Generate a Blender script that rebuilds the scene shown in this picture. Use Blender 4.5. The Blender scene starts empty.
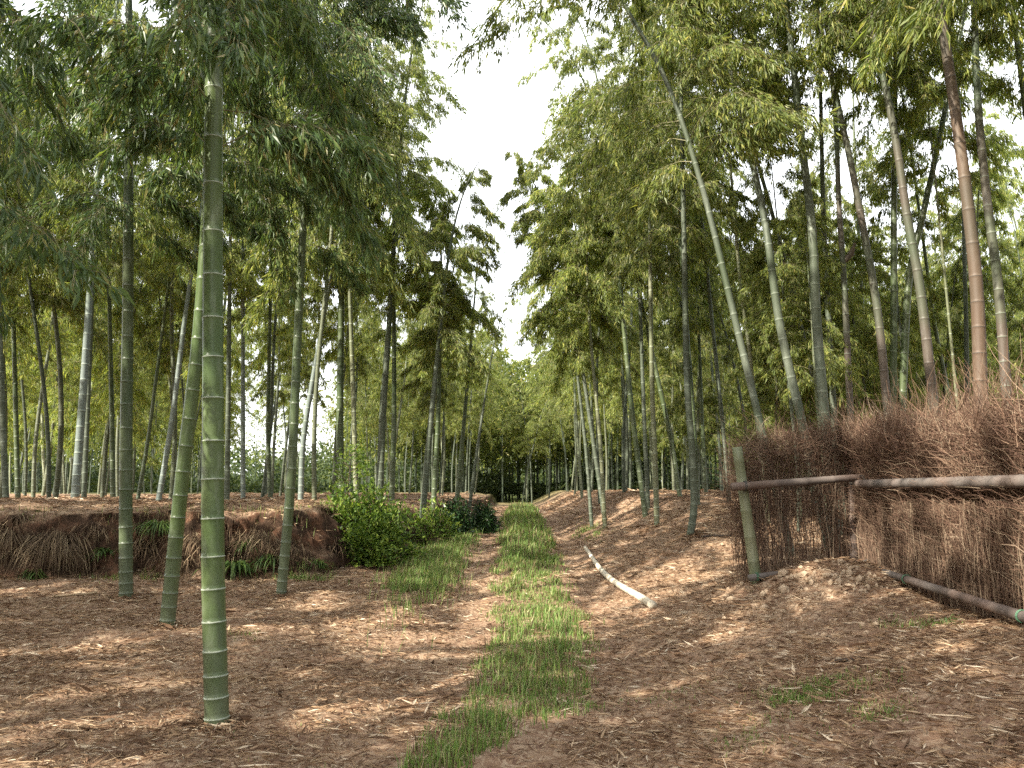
import bpy, math
import numpy as np
from mathutils import Vector

# ------------------------------------------------------------------ camera, sky, sun, exposure
SC = bpy.context.scene
COL = SC.collection
F_PX, CX, CY, HOR, CAM_Z = 870.0, 512.0, 384.0, 490.0, 1.5
PITCH = math.atan((HOR - CY) / F_PX)
cd = bpy.data.cameras.new('camera')
cam = bpy.data.objects.new('camera', cd)
COL.objects.link(cam)
cd.sensor_width = 36.0
cd.lens = 36.0 * F_PX / 1024.0
cd.clip_start = 0.05
cd.clip_end = 2000.0
cam.location = (0, 0, CAM_Z)
cam.rotation_euler = (math.pi / 2 + PITCH, 0, 0)
SC.camera = cam

SUN_EL = math.radians(38.0)
SUN_DIR = Vector((-0.78, -0.62, 0)).normalized()      # horizontal direction TOWARDS the sun
w = bpy.data.worlds.new('World')
SC.world = w
w.use_nodes = True
nt = w.node_tree
sky = nt.nodes.new('ShaderNodeTexSky')
sky.sky_type = 'NISHITA'
sky.sun_disc = False
sky.sun_elevation = SUN_EL
sky.sun_rotation = math.atan2(SUN_DIR.x, SUN_DIR.y)
sky.air_density = 1.0
sky.dust_density = 5.0
sky.ozone_density = 1.0
bg = nt.nodes['Background']
# thin bright overcast veil over the blue, slightly uneven
_tc = nt.nodes.new('ShaderNodeTexCoord')
_nz = nt.nodes.new('ShaderNodeTexNoise'); _nz.inputs['Scale'].default_value = 1.6; _nz.inputs['Detail'].default_value = 5
nt.links.new(_tc.outputs['Generated'], _nz.inputs[0])
_mr = nt.nodes.new('ShaderNodeMapRange'); _mr.inputs[1].default_value = 0.3; _mr.inputs[2].default_value = 0.7
_mr.inputs[3].default_value = 0.55; _mr.inputs[4].default_value = 0.9
nt.links.new(_nz.outputs[0], _mr.inputs[0])
_mx = nt.nodes.new('ShaderNodeMixRGB'); _mx.inputs[2].default_value = (6.2, 6.25, 6.3, 1)
nt.links.new(_mr.outputs[0], _mx.inputs[0]); nt.links.new(sky.outputs[0], _mx.inputs[1])
nt.links.new(_mx.outputs[0], bg.inputs[0])
bg.inputs[1].default_value = 0.15
sd = bpy.data.lights.new('sun', 'SUN')
sd.energy = 4.6
sd.angle = math.radians(0.6)
sd.color = (1.0, 0.93, 0.80)
sun = bpy.data.objects.new('sun', sd)
COL.objects.link(sun)
to_sun = Vector((SUN_DIR.x * math.cos(SUN_EL), SUN_DIR.y * math.cos(SUN_EL), math.sin(SUN_EL)))
sun.rotation_euler = to_sun.to_track_quat('Z', 'Y').to_euler()
sun.location = to_sun * 50
SC.view_settings.view_transform = 'Standard'
SC.view_settings.look = 'None'
SC.view_settings.gamma = 1.0
SC.view_settings.exposure = 1.75
SC.render.engine = 'CYCLES'
cy = SC.cycles
cy.max_bounces = 5
cy.diffuse_bounces = 4
cy.glossy_bounces = 1
cy.transmission_bounces = 3
cy.transparent_max_bounces = 4
cy.caustics_reflective = cy.caustics_refractive = False
cy.sample_clamp_indirect = 6.0
cy.use_denoising = False
RS = np.random.RandomState


# ------------------------------------------------------------------ numeric helpers
def ss(a, b, v):
    t = np.clip((np.asarray(v, float) - a) / (b - a), 0, 1)
    return t * t * (3 - 2 * t)


_T = RS(7).rand(256, 256)


def vn(x, y):
    x = np.asarray(x, float); y = np.asarray(y, float)
    xi = np.floor(x).astype(int); yi = np.floor(y).astype(int)
    fx = x - xi; fy = y - yi
    fx = fx * fx * (3 - 2 * fx); fy = fy * fy * (3 - 2 * fy)
    a = _T[xi & 255, yi & 255]; b = _T[(xi + 1) & 255, yi & 255]
    c = _T[xi & 255, (yi + 1) & 255]; d = _T[(xi + 1) & 255, (yi + 1) & 255]
    return (a * (1 - fx) + b * fx) * (1 - fy) + (c * (1 - fx) + d * fx) * fy - 0.5


def fbm(x, y, s, o=4):
    r = 0; amp = 1.0
    for k in range(o):
        r = r + amp * vn(x * s + 17.3 * k, y * s + 5.1 * k)
        s *= 2.03; amp *= 0.5
    return r


def path_x(y):
    return -0.15 + 0.42 * ss(4, 9, y) + 0.25 * ss(20, 50, y)


def path_z(y):
    return 0.52 * ss(7, 18, y) + 0.2 * ss(18, 28, y) - 0.12 * ss(32, 60, y)


def bank_dist(x, y):
    """metres inside the raised left plateau"""
    yb = 12.25 + 0.9 * fbm(x, x * 0, 0.45, 3)
    xb = -2.55 + 1.35 * ss(12.8, 21, y) + 0.3 * fbm(y, y * 0 + 9, 0.5, 3)
    a = y - yb
    b = xb - x
    h = np.clip(0.5 + 0.5 * (b - a) / 0.8, 0, 1)
    return b * (1 - h) + a * h - 0.8 * h * (1 - h)


def g(x, y):
    x = np.asarray(x, float); y = np.asarray(y, float)
    pz = path_z(y); off = x - path_x(y)
    zl = pz * 0.75 + 0.25 * pz * ss(-3, -0.5, off)
    zl = zl + 0.10 * ss(-1.2, -3.0, off) * 1.0
    db = bank_dist(x, y) + 0.28 * fbm(x, y, 1.7, 3)
    top = 1.27 + 0.10 * fbm(x, y, 0.35, 3)
    bf = ss(-0.12, 0.42, db)
    zl = zl * (1 - bf) + top * bf - 0.10 * ss(0.2, 0.5, db) * ss(1.4, 0.5, db)
    rt = 0.52 + 0.9 * ss(8, 20, y) + 0.05 * fbm(x, y, 0.4, 3)
    wd = 3.0 - 0.7 * ss(16, 21, y)
    u = ss(0.6, 0.6 + wd, off)
    zr = pz * (1 - u) + rt * u
    zr = zr + 0.20 * np.exp(-((x - 3.35) ** 2 + (y - 9.35) ** 2) / 0.55)
    m = ss(-0.25, 0.25, off)
    z = zl * (1 - m) + zr * m
    rut = np.exp(-((off + 0.75) / 0.28) ** 2) + np.exp(-((off - 0.75) / 0.28) ** 2)
    z = z - 0.04 * rut
    z = z + 0.07 * fbm(x, y, 0.8, 3) * (1 - 0.5 * np.exp(-(off / 1.2) ** 2)) + 0.035 * fbm(x + 40, y, 3.2, 3)
    return z


def ray(px, py):
    u = (px - CX) / F_PX; v = (CY - py) / F_PX
    return np.array([u, math.cos(PITCH) - v * math.sin(PITCH), math.sin(PITCH) + v * math.cos(PITCH)])


def at(px, py, d):
    r = ray(px, py)
    return np.array([0, 0, CAM_Z]) + r * (d / r[1])


def hit(px, py, dmin=2.0, dmax=60.0):
    r = ray(px, py)
    ds = np.arange(dmin, dmax, 0.03)
    P = np.array([0, 0, CAM_Z]) + r[None, :] * (ds / r[1])[:, None]
    below = P[:, 2] < g(P[:, 0], P[:, 1])
    i = int(np.argmax(below)) if below.any() else len(ds) - 1
    return P[i]


# ------------------------------------------------------------------ mesh helpers
def mesh(name, V, faces, mats, smooth=False):
    """faces: list of (int array n x k, material index)"""
    V = np.asarray(V, np.float32)
    me = bpy.data.meshes.new(name)
    me.vertices.add(len(V))
    me.vertices.foreach_set('co', V.ravel())
    idx = np.concatenate([f.ravel() for f, _ in faces]).astype(np.int32)
    tot = np.concatenate([np.full(len(f), f.shape[1]) for f, _ in faces]).astype(np.int32)
    mi = np.concatenate([np.full(len(f), m) for f, m in faces]).astype(np.int32)
    st = np.concatenate([[0], np.cumsum(tot)[:-1]]).astype(np.int32)
    me.loops.add(len(idx)); me.loops.foreach_set('vertex_index', idx)
    me.polygons.add(len(tot)); me.polygons.foreach_set('loop_start', st)
    me.polygons.foreach_set('loop_total', tot)
    me.polygons.foreach_set('material_index', mi)
    me.polygons.foreach_set('use_smooth', np.full(len(tot), smooth))
    for m in mats:
        me.materials.append(m)
    me.update(calc_edges=True)
    return me


def link(name, data, parent=None, loc=(0, 0, 0)):
    o = bpy.data.objects.new(name, data)
    COL.objects.link(o)
    o.location = loc
    if parent is not None:
        o.parent = parent
    return o


def tag(o, label=None, cat=None, group=None, kind=None):
    if label: o['label'] = label
    if cat: o['category'] = cat
    if group: o['group'] = group
    if kind: o['kind'] = kind
    return o


def nrm(a):
    return a / np.maximum(np.linalg.norm(a, axis=-1, keepdims=True), 1e-9)


def tubes(P, R, sides=3):
    """P: n x k x 3 polylines, R: n x k radii -> V, quads"""
    n, k, _ = P.shape
    T = np.gradient(P, axis=1)
    T = nrm(T)
    ref = np.where(np.abs(T[:, :1, 2:3]) > 0.8, np.array([[[1.0, 0, 0]]]), np.array([[[0, 0, 1.0]]]))
    U = nrm(np.cross(T, np.broadcast_to(ref, T.shape)))
    W = np.cross(T, U)
    a = np.arange(sides) * 2 * math.pi / sides
    V = P[:, :, None, :] + R[:, :, None, None] * (U[:, :, None, :] * np.cos(a)[None, None, :, None] + W[:, :, None, :] * np.sin(a)[None, None, :, None])
    base = np.arange(n)[:, None, None] * k * sides + np.arange(k - 1)[None, :, None] * sides
    j = np.arange(sides)[None, None, :]; j2 = (j + 1) % sides
    q = np.stack([base + j, base + j2, base + sides + j2, base + sides + j], -1).reshape(-1, 4)
    return V.reshape(-1, 3), q


def blades(P0, D, L, W, rs, fold=0.25, mid=0.42):
    """rhombic leaves: base P0, direction D, length L, width W, folded on the midrib"""
    n = len(P0)
    S = nrm(np.cross(D, rs.normal(size=(n, 3))))
    N = np.cross(S, D)
    tip = P0 + D * L[:, None]
    m = P0 + D * (L * mid)[:, None] + N * (W * fold)[:, None]
    V = np.stack([P0, m + S * (W / 2)[:, None], tip, m - S * (W / 2)[:, None]], 1).reshape(-1, 3)
    b = np.arange(n)[:, None] * 4
    F = np.concatenate([b + np.array([0, 2, 1]), b + np.array([0, 3, 2])])
    return V, F


class Pack:
    def __init__(s):
        s.V = []; s.F = []; s.n = 0

    def add(s, V, F, m=0):
        s.V.append(V); s.F.append((F + s.n, m)); s.n += len(V)

    def mesh(s, name, mats, smooth=False):
        return mesh(name, np.concatenate(s.V), s.F, mats, smooth)


# ------------------------------------------------------------------ materials
def newmat(name):
    m = bpy.data.materials.new(name)
    m.use_nodes = True
    t = m.node_tree
    p = t.nodes['Principled BSDF']
    return m, t, p


def N(t, typ, **kw):
    n = t.nodes.new(typ)
    for k, v in kw.items():
        setattr(n, k, v)
    return n


def ramp(t, src, stops):
    r = N(t, 'ShaderNodeValToRGB')
    e = r.color_ramp.elements
    while len(e) > 1:
        e.remove(e[-1])
    e[0].position = stops[0][0]; e[0].color = (*stops[0][1], 1)
    for p, c in stops[1:]:
        x = e.new(p); x.color = (*c, 1)
    t.links.new(src, r.inputs[0])
    return r.outputs[0]


def noise(t, scale, detail=4, co='Object', vec=(1, 1, 1), rough=0.6):
    tc = N(t, 'ShaderNodeTexCoord')
    mp = N(t, 'ShaderNodeMapping')
    mp.inputs['Scale'].default_value = vec
    t.links.new(tc.outputs[co], mp.inputs[0])
    n = N(t, 'ShaderNodeTexNoise')
    n.inputs['Scale'].default_value = scale
    n.inputs['Detail'].default_value = detail
    n.inputs['Roughness'].default_value = rough
    t.links.new(mp.outputs[0], n.inputs[0])
    return n.outputs[0]


def mixc(t, fac, a, b, typ='MIX'):
    m = N(t, 'ShaderNodeMixRGB', blend_type=typ)
    for i, v in ((0, fac), (1, a), (2, b)):
        if hasattr(v, 'is_linked'):
            t.links.new(v, m.inputs[i])
        elif isinstance(v, tuple):
            m.inputs[i].default_value = (*v, 1)
        else:
            m.inputs[i].default_value = v
    return m.outputs[0]


def bump(t, p, h, strength=0.4, dist=0.02):
    b = N(t, 'ShaderNodeBump')
    b.inputs['Strength'].default_value = strength
    b.inputs['Distance'].default_value = dist
    t.links.new(h, b.inputs['Height'])
    t.links.new(b.outputs[0], p.inputs['Normal'])


def leafmat(name, stops, trans=0.35, rough=0.5, objvar=0.25, spec=0.3, tcol=None):
    m, t, p = newmat(name)
    geo = N(t, 'ShaderNodeNewGeometry')
    c = ramp(t, geo.outputs['Random Per Island'], stops)
    oi = N(t, 'ShaderNodeObjectInfo')
    mr = N(t, 'ShaderNodeMapRange')
    mr.inputs[3].default_value = 1 - objvar; mr.inputs[4].default_value = 1 + objvar
    t.links.new(oi.outputs['Random'], mr.inputs[0])
    hs = N(t, 'ShaderNodeHueSaturation')
    t.links.new(mr.outputs[0], hs.inputs['Value'])
    t.links.new(c, hs.inputs['Color'])
    c = hs.outputs[0]
    t.links.new(c, p.inputs['Base Color'])
    p.inputs['Roughness'].default_value = rough
    p.inputs['Specular IOR Level'].default_value = spec
    if trans > 0:
        tr = N(t, 'ShaderNodeBsdfTranslucent')
        c2 = mixc(t, 1.0, c, tcol or (1.5, 1.45, 0.7), 'MULTIPLY')
        t.links.new(c2, tr.inputs[0])
        mx = N(t, 'ShaderNodeMixShader'); mx.inputs[0].default_value = trans
        t.links.new(p.outputs[0], mx.inputs[1]); t.links.new(tr.outputs[0], mx.inputs[2])
        t.links.new(mx.outputs[0], t.nodes['Material Output'].inputs[0])
    return m


M = {}
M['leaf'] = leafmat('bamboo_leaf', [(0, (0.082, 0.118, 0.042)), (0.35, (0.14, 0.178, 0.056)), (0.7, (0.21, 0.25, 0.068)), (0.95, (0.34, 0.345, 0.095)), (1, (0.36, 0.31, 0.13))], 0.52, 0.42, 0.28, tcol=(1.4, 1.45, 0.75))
M['scrub'] = leafmat('scrub_leaf_shaded', [(0, (0.022, 0.038, 0.014)), (0.6, (0.045, 0.07, 0.022)), (1, (0.10, 0.12, 0.035))], 0.3, 0.6, 0.0)  # leaf colour darkened to imitate the shaded interior of the grove
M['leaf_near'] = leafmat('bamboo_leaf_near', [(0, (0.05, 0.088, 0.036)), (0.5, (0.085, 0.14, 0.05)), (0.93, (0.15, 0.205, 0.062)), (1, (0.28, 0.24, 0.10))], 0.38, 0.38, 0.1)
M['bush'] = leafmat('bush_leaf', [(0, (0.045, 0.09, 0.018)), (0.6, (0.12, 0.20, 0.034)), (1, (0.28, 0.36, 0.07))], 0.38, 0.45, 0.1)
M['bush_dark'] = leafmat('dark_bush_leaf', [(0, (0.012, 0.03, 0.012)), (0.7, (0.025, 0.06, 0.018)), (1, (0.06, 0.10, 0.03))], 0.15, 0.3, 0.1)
M['grass'] = leafmat('grass_blade', [(0, (0.085, 0.16, 0.038)), (0.6, (0.16, 0.25, 0.065)), (0.85, (0.26, 0.32, 0.11)), (1, (0.46, 0.40, 0.24))], 0.35, 0.6, 0.0)
M['grass_dry'] = leafmat('dry_blade', [(0, (0.07, 0.045, 0.024)), (0.6, (0.15, 0.105, 0.055)), (1, (0.30, 0.235, 0.13))], 0.2, 0.8, 0.1, tcol=(1, 1, 1))
M['litter'] = leafmat('dry_leaf', [(0, (0.09, 0.052, 0.032)), (0.35, (0.19, 0.112, 0.066)), (0.7, (0.30, 0.20, 0.12)), (0.9, (0.43, 0.32, 0.21)), (1, (0.60, 0.51, 0.39))], 0.12, 0.75, 0.0, 0.15, tcol=(1, 1, 1))
M['root'] = leafmat('dead_root', [(0, (0.055, 0.034, 0.02)), (0.5, (0.13, 0.088, 0.052)), (0.85, (0.24, 0.175, 0.105)), (1, (0.38, 0.31, 0.19))], 0.0, 0.9, 0.1)
M['brush'] = leafmat('brush_twig', [(0, (0.075, 0.040, 0.028)), (0.55, (0.145, 0.084, 0.055)), (0.88, (0.225, 0.15, 0.10)), (1, (0.34, 0.27, 0.19))], 0.0, 0.85, 0.1)
M['brush_stem'] = leafmat('brush_stem', [(0, (0.085, 0.052, 0.036)), (0.6, (0.17, 0.11, 0.075)), (1, (0.34, 0.26, 0.18))], 0.0, 0.85, 0.1)
M['fern'] = leafmat('bank_leaf', [(0, (0.035, 0.07, 0.015)), (0.7, (0.08, 0.14, 0.03)), (1, (0.16, 0.2, 0.05))], 0.3, 0.5, 0.1)


def culmmat(name, a, b, c=None, patch=(0.30, 0.33, 0.27), amt=0.35, rough=0.38, var=0.0):
    m, t, p = newmat(name)
    n1 = noise(t, 1.6, 5, vec=(1, 1, 0.35))
    col = mixc(t, ramp(t, n1, [(0.35, (0, 0, 0)), (0.65, (1, 1, 1))]), a, b)
    n2 = noise(t, 14, 6, vec=(1, 1, 0.25), rough=0.7)
    col = mixc(t, ramp(t, n2, [(0.52, (0, 0, 0)), (0.75, (amt, amt, amt))]), col, patch)
    if c:
        n3 = noise(t, 0.6, 2, vec=(1, 1, 1))
        col = mixc(t, ramp(t, n3, [(0.45, (0, 0, 0)), (0.6, (1, 1, 1))]), col, c)
    if name in ('culm_green', 'culm_dark'):
        tc = N(t, 'ShaderNodeTexCoord'); sz = N(t, 'ShaderNodeSeparateXYZ'); t.links.new(tc.outputs['Object'], sz.inputs[0])
        n4 = noise(t, 7, 6, vec=(1, 1, 0.6), rough=0.75)
        ad = N(t, 'ShaderNodeMath', operation='MULTIPLY_ADD'); ad.inputs[1].default_value = -0.42
        t.links.new(sz.outputs['Z'], ad.inputs[0]); t.links.new(n4, ad.inputs[2])
        col = mixc(t, ramp(t, ad.outputs[0], [(0.05, (0, 0, 0)), (0.42, (0.6, 0.6, 0.6))]), col, (0.10, 0.115, 0.075))
    if var:
        oi = N(t, 'ShaderNodeObjectInfo')
        c2 = ramp(t, oi.outputs['Random'], [(0, (0.55, 0.6, 0.55)), (0.4, (0.8, 0.8, 0.8)), (0.7, (1.15, 1.05, 0.9)), (0.92, (1.3, 1.25, 1.1)), (1, (3.0, 2.7, 2.6))])
        col = mixc(t, 1.0, col, c2, 'MULTIPLY')
    t.links.new(col, p.inputs['Base Color'])
    p.inputs['Roughness'].default_value = rough
    p.inputs['Specular IOR Level'].default_value = 0.35
    bump(t, p, noise(t, 60, 3, vec=(1, 1, 0.1)), 0.15, 0.003)
    return m


M['green'] = culmmat('culm_green', (0.048, 0.082, 0.026), (0.08, 0.108, 0.034), amt=0.3)
M['dark'] = culmmat('culm_dark', (0.045, 0.07, 0.03), (0.08, 0.10, 0.045), amt=0.3)
M['pale'] = culmmat('culm_pale', (0.125, 0.155, 0.14), (0.18, 0.21, 0.195), (0.10, 0.13, 0.10), patch=(0.27, 0.29, 0.28), rough=0.6)
M['grey'] = culmmat('culm_grey', (0.055, 0.07, 0.048), (0.095, 0.108, 0.078), (0.048, 0.064, 0.034), rough=0.6, amt=0.5)
M['yellow'] = culmmat('culm_yellow', (0.12, 0.13, 0.07), (0.18, 0.18, 0.11), (0.09, 0.11, 0.055), rough=0.5)
M['brown'] = culmmat('culm_brown', (0.075, 0.05, 0.033), (0.105, 0.07, 0.046), (0.06, 0.05, 0.034), patch=(0.2, 0.17, 0.13), amt=0.5, rough=0.6)
M['purple'] = culmmat('culm_purple', (0.08, 0.062, 0.048), (0.075, 0.07, 0.052), (0.055, 0.075, 0.042), patch=(0.15, 0.14, 0.13), amt=0.5, rough=0.55)
M['grove'] = culmmat('culm_grove', (0.06, 0.078, 0.05), (0.105, 0.118, 0.082), (0.065, 0.085, 0.055), rough=0.6, amt=0.4, var=1)
M['rail'] = culmmat('rail_bamboo', (0.095, 0.066, 0.052), (0.15, 0.105, 0.085), (0.11, 0.095, 0.085), patch=(0.22, 0.18, 0.15), amt=0.5, rough=0.7)
M['pole_white'] = culmmat('weathered_pole', (0.42, 0.37, 0.28), (0.52, 0.47, 0.38), patch=(0.35, 0.3, 0.22), amt=0.4, rough=0.75)


def flat(name, c, rough=0.8, c2=None, sc=8):
    m, t, p = newmat(name)
    p.inputs['Roughness'].default_value = rough
    n = noise(t, sc, 5)
    col = mixc(t, n, c, c2 or tuple(x * 0.6 for x in c))
    t.links.new(col, p.inputs['Base Color'])
    return m


M['ring'] = flat('node_ring', (0.36, 0.39, 0.33), 0.8, (0.16, 0.19, 0.12), 25)
M['ring_mid'] = flat('node_ring_mid', (0.17, 0.19, 0.15), 0.8, (0.10, 0.12, 0.08), 25)
M['grove_ring'] = flat('grove_node_ring', (0.12, 0.13, 0.10), 0.8)
M['ring_dark'] = flat('node_ring_dark', (0.05, 0.04, 0.03), 0.8)
M['twig'] = flat('twig', (0.12, 0.13, 0.06), 0.7, (0.20, 0.16, 0.08))
M['wood'] = flat('stem_wood', (0.16, 0.11, 0.07), 0.9)
M['stick'] = flat('dry_stick', (0.42, 0.32, 0.2), 0.85, (0.3, 0.2, 0.12), 20)
M['stick_and_shadow_dark'] = flat('dark_stick_and_shadow', (0.05, 0.035, 0.025), 0.9)  # also colours the strip made as a culm shadow
M['cord'] = flat('green_cord', (0.07, 0.16, 0.09), 0.7)
M['wire'] = flat('dark_cord', (0.05, 0.05, 0.045), 0.7)
M['stone'] = flat('pale_stone', (0.42, 0.33, 0.23), 0.9, (0.25, 0.17, 0.11), 12)


def groundmat():
    m, t, p = newmat('leaf_litter_ground')
    geo = N(t, 'ShaderNodeNewGeometry')
    tc = N(t, 'ShaderNodeTexCoord')
    big = noise(t, 0.7, 5)
    # fine straw pattern: two stretched voronois turned against each other
    cols = []; hs = []
    for ang, sc in ((0.5, 52), (2.0, 44), (1.2, 30)):
        mp = N(t, 'ShaderNodeMapping'); mp.inputs['Rotation'].default_value = (0, 0, ang); mp.inputs['Scale'].default_value = (1, 0.22, 1)
        nz = N(t, 'ShaderNodeTexNoise'); nz.inputs['Scale'].default_value = 3; nz.inputs['Detail'].default_value = 2
        t.links.new(tc.outputs['Object'], nz.inputs[0])
        vm = N(t, 'ShaderNodeVectorMath', operation='MULTIPLY_ADD')
        vm.inputs[1].default_value = (0.5, 0.5, 0.5)
        t.links.new(nz.outputs['Color'], vm.inputs[0]); t.links.new(tc.outputs['Object'], vm.inputs[2])
        t.links.new(vm.outputs[0], mp.inputs[0])
        v = N(t, 'ShaderNodeTexVoronoi'); v.inputs['Scale'].default_value = sc
        t.links.new(mp.outputs[0], v.inputs[0])
        sep = N(t, 'ShaderNodeSeparateColor'); t.links.new(v.outputs['Color'], sep.inputs[0])
        cols.append(sep.outputs[0]); hs.append(v.outputs['Distance'])
    st = [(0, (0.08, 0.045, 0.03)), (0.35, (0.16, 0.095, 0.06)), (0.7, (0.26, 0.17, 0.105)), (1, (0.42, 0.32, 0.22))]
    a = ramp(t, cols[0], st); b = ramp(t, cols[1], st); c = ramp(t, cols[2], st)
    col = mixc(t, ramp(t, cols[1], [(0.45, (0, 0, 0)), (0.5, (1, 1, 1))]), a, b)
    col = mixc(t, ramp(t, cols[2], [(0.6, (0, 0, 0)), (0.65, (1, 1, 1))]), col, c)
    col = mixc(t, ramp(t, big, [(0.35, (0.15, 0.15, 0.15)), (0.65, (0.6, 0.6, 0.6))]), col, (0.15, 0.09, 0.062))
    # bare red soil where the ground is steep
    sep = N(t, 'ShaderNodeSeparateXYZ'); t.links.new(geo.outputs['Normal'], sep.inputs[0])
    soil = ramp(t, noise(t, 3, 6), [(0.35, (0.028, 0.018, 0.012)), (0.5, (0.06, 0.036, 0.024)), (0.62, (0.12, 0.062, 0.038)), (0.8, (0.06, 0.05, 0.03))])
    stp = ramp(t, sep.outputs['Z'], [(0.62, (1, 1, 1)), (0.85, (0, 0, 0))])
    col = mixc(t, stp, col, soil)
    # far ground takes on low green growth
    sp = N(t, 'ShaderNodeSeparateXYZ'); t.links.new(tc.outputs['Object'], sp.inputs[0])
    ln = N(t, 'ShaderNodeVectorMath', operation='LENGTH'); t.links.new(tc.outputs['Object'], ln.inputs[0])
    fr = N(t, 'ShaderNodeMapRange'); fr.inputs[1].default_value = 45; fr.inputs[2].default_value = 75
    t.links.new(ln.outputs['Value'], fr.inputs[0])
    col = mixc(t, fr.outputs[0], col, (0.09, 0.11, 0.035))
    t.links.new(col, p.inputs['Base Color'])
    p.inputs['Roughness'].default_value = 0.95
    p.inputs['Specular IOR Level'].default_value = 0.1
    ad = N(t, 'ShaderNodeMath', operation='ADD'); t.links.new(cols[0], ad.inputs[0]); t.links.new(cols[1], ad.inputs[1])
    ad2 = N(t, 'ShaderNodeMath', operation='ADD'); t.links.new(ad.outputs[0], ad2.inputs[0])
    t.links.new(noise(t, 9, 6), ad2.inputs[1])
    bump(t, p, ad2.outputs[0], 0.7, 0.02)
    return m


M['ground'] = groundmat()


# ------------------------------------------------------------------ ground sheet
def axis(lo, f0, f1, hi, step, grow=1.12):
    mid = list(np.arange(f0, f1 + 1e-6, step))
    out = []; s = step; v = f1
    while v < hi:
        s *= grow; v += s; out.append(v)
    neg = []; s = step; v = f0
    while v > lo:
        s *= grow; v -= s; neg.append(v)
    return np.array(neg[::-1] + mid + out)


xs = axis(-500, -9.5, 6, 500, 0.055)
ys = axis(-60, 3.0, 24, 800, 0.055, 1.02)
X, Y = np.meshgrid(xs, ys)
Z = g(X, Y)
far = ss(70, 200, np.hypot(X, Y))
Z = Z * (1 - far) + 1.0 * far
# rough clods on the bank face, pushed sideways so that it overhangs here and there
gy, gx = np.gradient(Z, ys, xs)
steep = ss(0.6, 2.0, np.hypot(gx, gy))
k = steep * (0.30 * fbm(X * 1.0, Z * 3 + Y, 2.2, 5))
ln = np.maximum(np.hypot(gx, gy), 1e-6)
V = np.stack([X + k * gx / ln, Y + k * gy / ln, Z + steep * 0.16 * fbm(X + 3, Y, 5, 4)], -1).reshape(-1, 3)
ny, nx = X.shape
i = (np.arange(ny - 1)[:, None] * nx + np.arange(nx - 1)[None, :]).ravel()
Fq = np.stack([i, i + 1, i + nx + 1, i + nx], -1)
tag(link('ground', mesh('ground', V, [(Fq, 0)], [M['ground']], True)), kind='structure')


def in_strip(x, y):
    """1 on the grass strip between the wheel tracks"""
    off = x - path_x(y)
    hw = 0.44 + 0.16 * fbm(y, y * 0 + 3, 0.9, 3) - 0.12 * ss(7, 4, y)
    return ss(0.10, -0.10, np.abs(off) - hw + (0.40 - 0.15 * ss(8, 11, y)) * fbm(x, y, 2.2, 3) + 0.22 * fbm(x, y, 9, 2))


# ------------------------------------------------------------------ leaf litter (stuff)
def scatter(n, rs, y0, y1, pw=1.7, marg=1.0):
    u = rs.rand(n)
    y = (y0 ** (2 - pw) + u * (y1 ** (2 - pw) - y0 ** (2 - pw))) ** (1 / (2 - pw))
    x = (rs.rand(n) * 2 - 1) * (0.62 * y + marg)
    return x, y


rs = RS(11)
pk = Pack()
x, y = scatter(300000, rs, 3.4, 44.0)
k = (x > -14) & (x < 12)
st = in_strip(x, y)
off = x - path_x(y)
track = (np.exp(-((off + 0.75) / 0.22) ** 2) + 0.8 * np.exp(-((off - 0.78) / 0.2) ** 2)) * ss(5, 8, y)
k &= rs.rand(len(x)) > np.maximum(0.8 * st, 0.55 * track)
k &= rs.rand(len(x)) < 0.45 + 0.9 * ss(-0.3, 0.2, fbm(x, y, 1.3, 3))
bd = bank_dist(x, y)
k &= ~((bd > -0.2) & (bd < 0.5) & (rs.rand(len(x)) < 0.35))
x, y = x[k], y[k]; n = len(x)
a = rs.rand(n) * 2 * math.pi
D = nrm(np.stack([np.cos(a), np.sin(a), rs.normal(0, 0.16, n) + 0.03], -1))
sc = 1 + 0.045 * np.maximum(y - 5, 0)
L = rs.lognormal(math.log(0.062), 0.38, n) * sc
W = L * rs.uniform(0.07, 0.16, n)
P = np.stack([x, y, g(x, y) + rs.uniform(0.002, 0.022, n)], -1) - D * (L / 2)[:, None]
P[:, 2] = np.maximum(P[:, 2], g(P[:, 0], P[:, 1]) + 0.003)
Vb, Fb = blades(P, D, L, W, rs, 0.3, 0.4)
pk.add(Vb, Fb)
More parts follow.
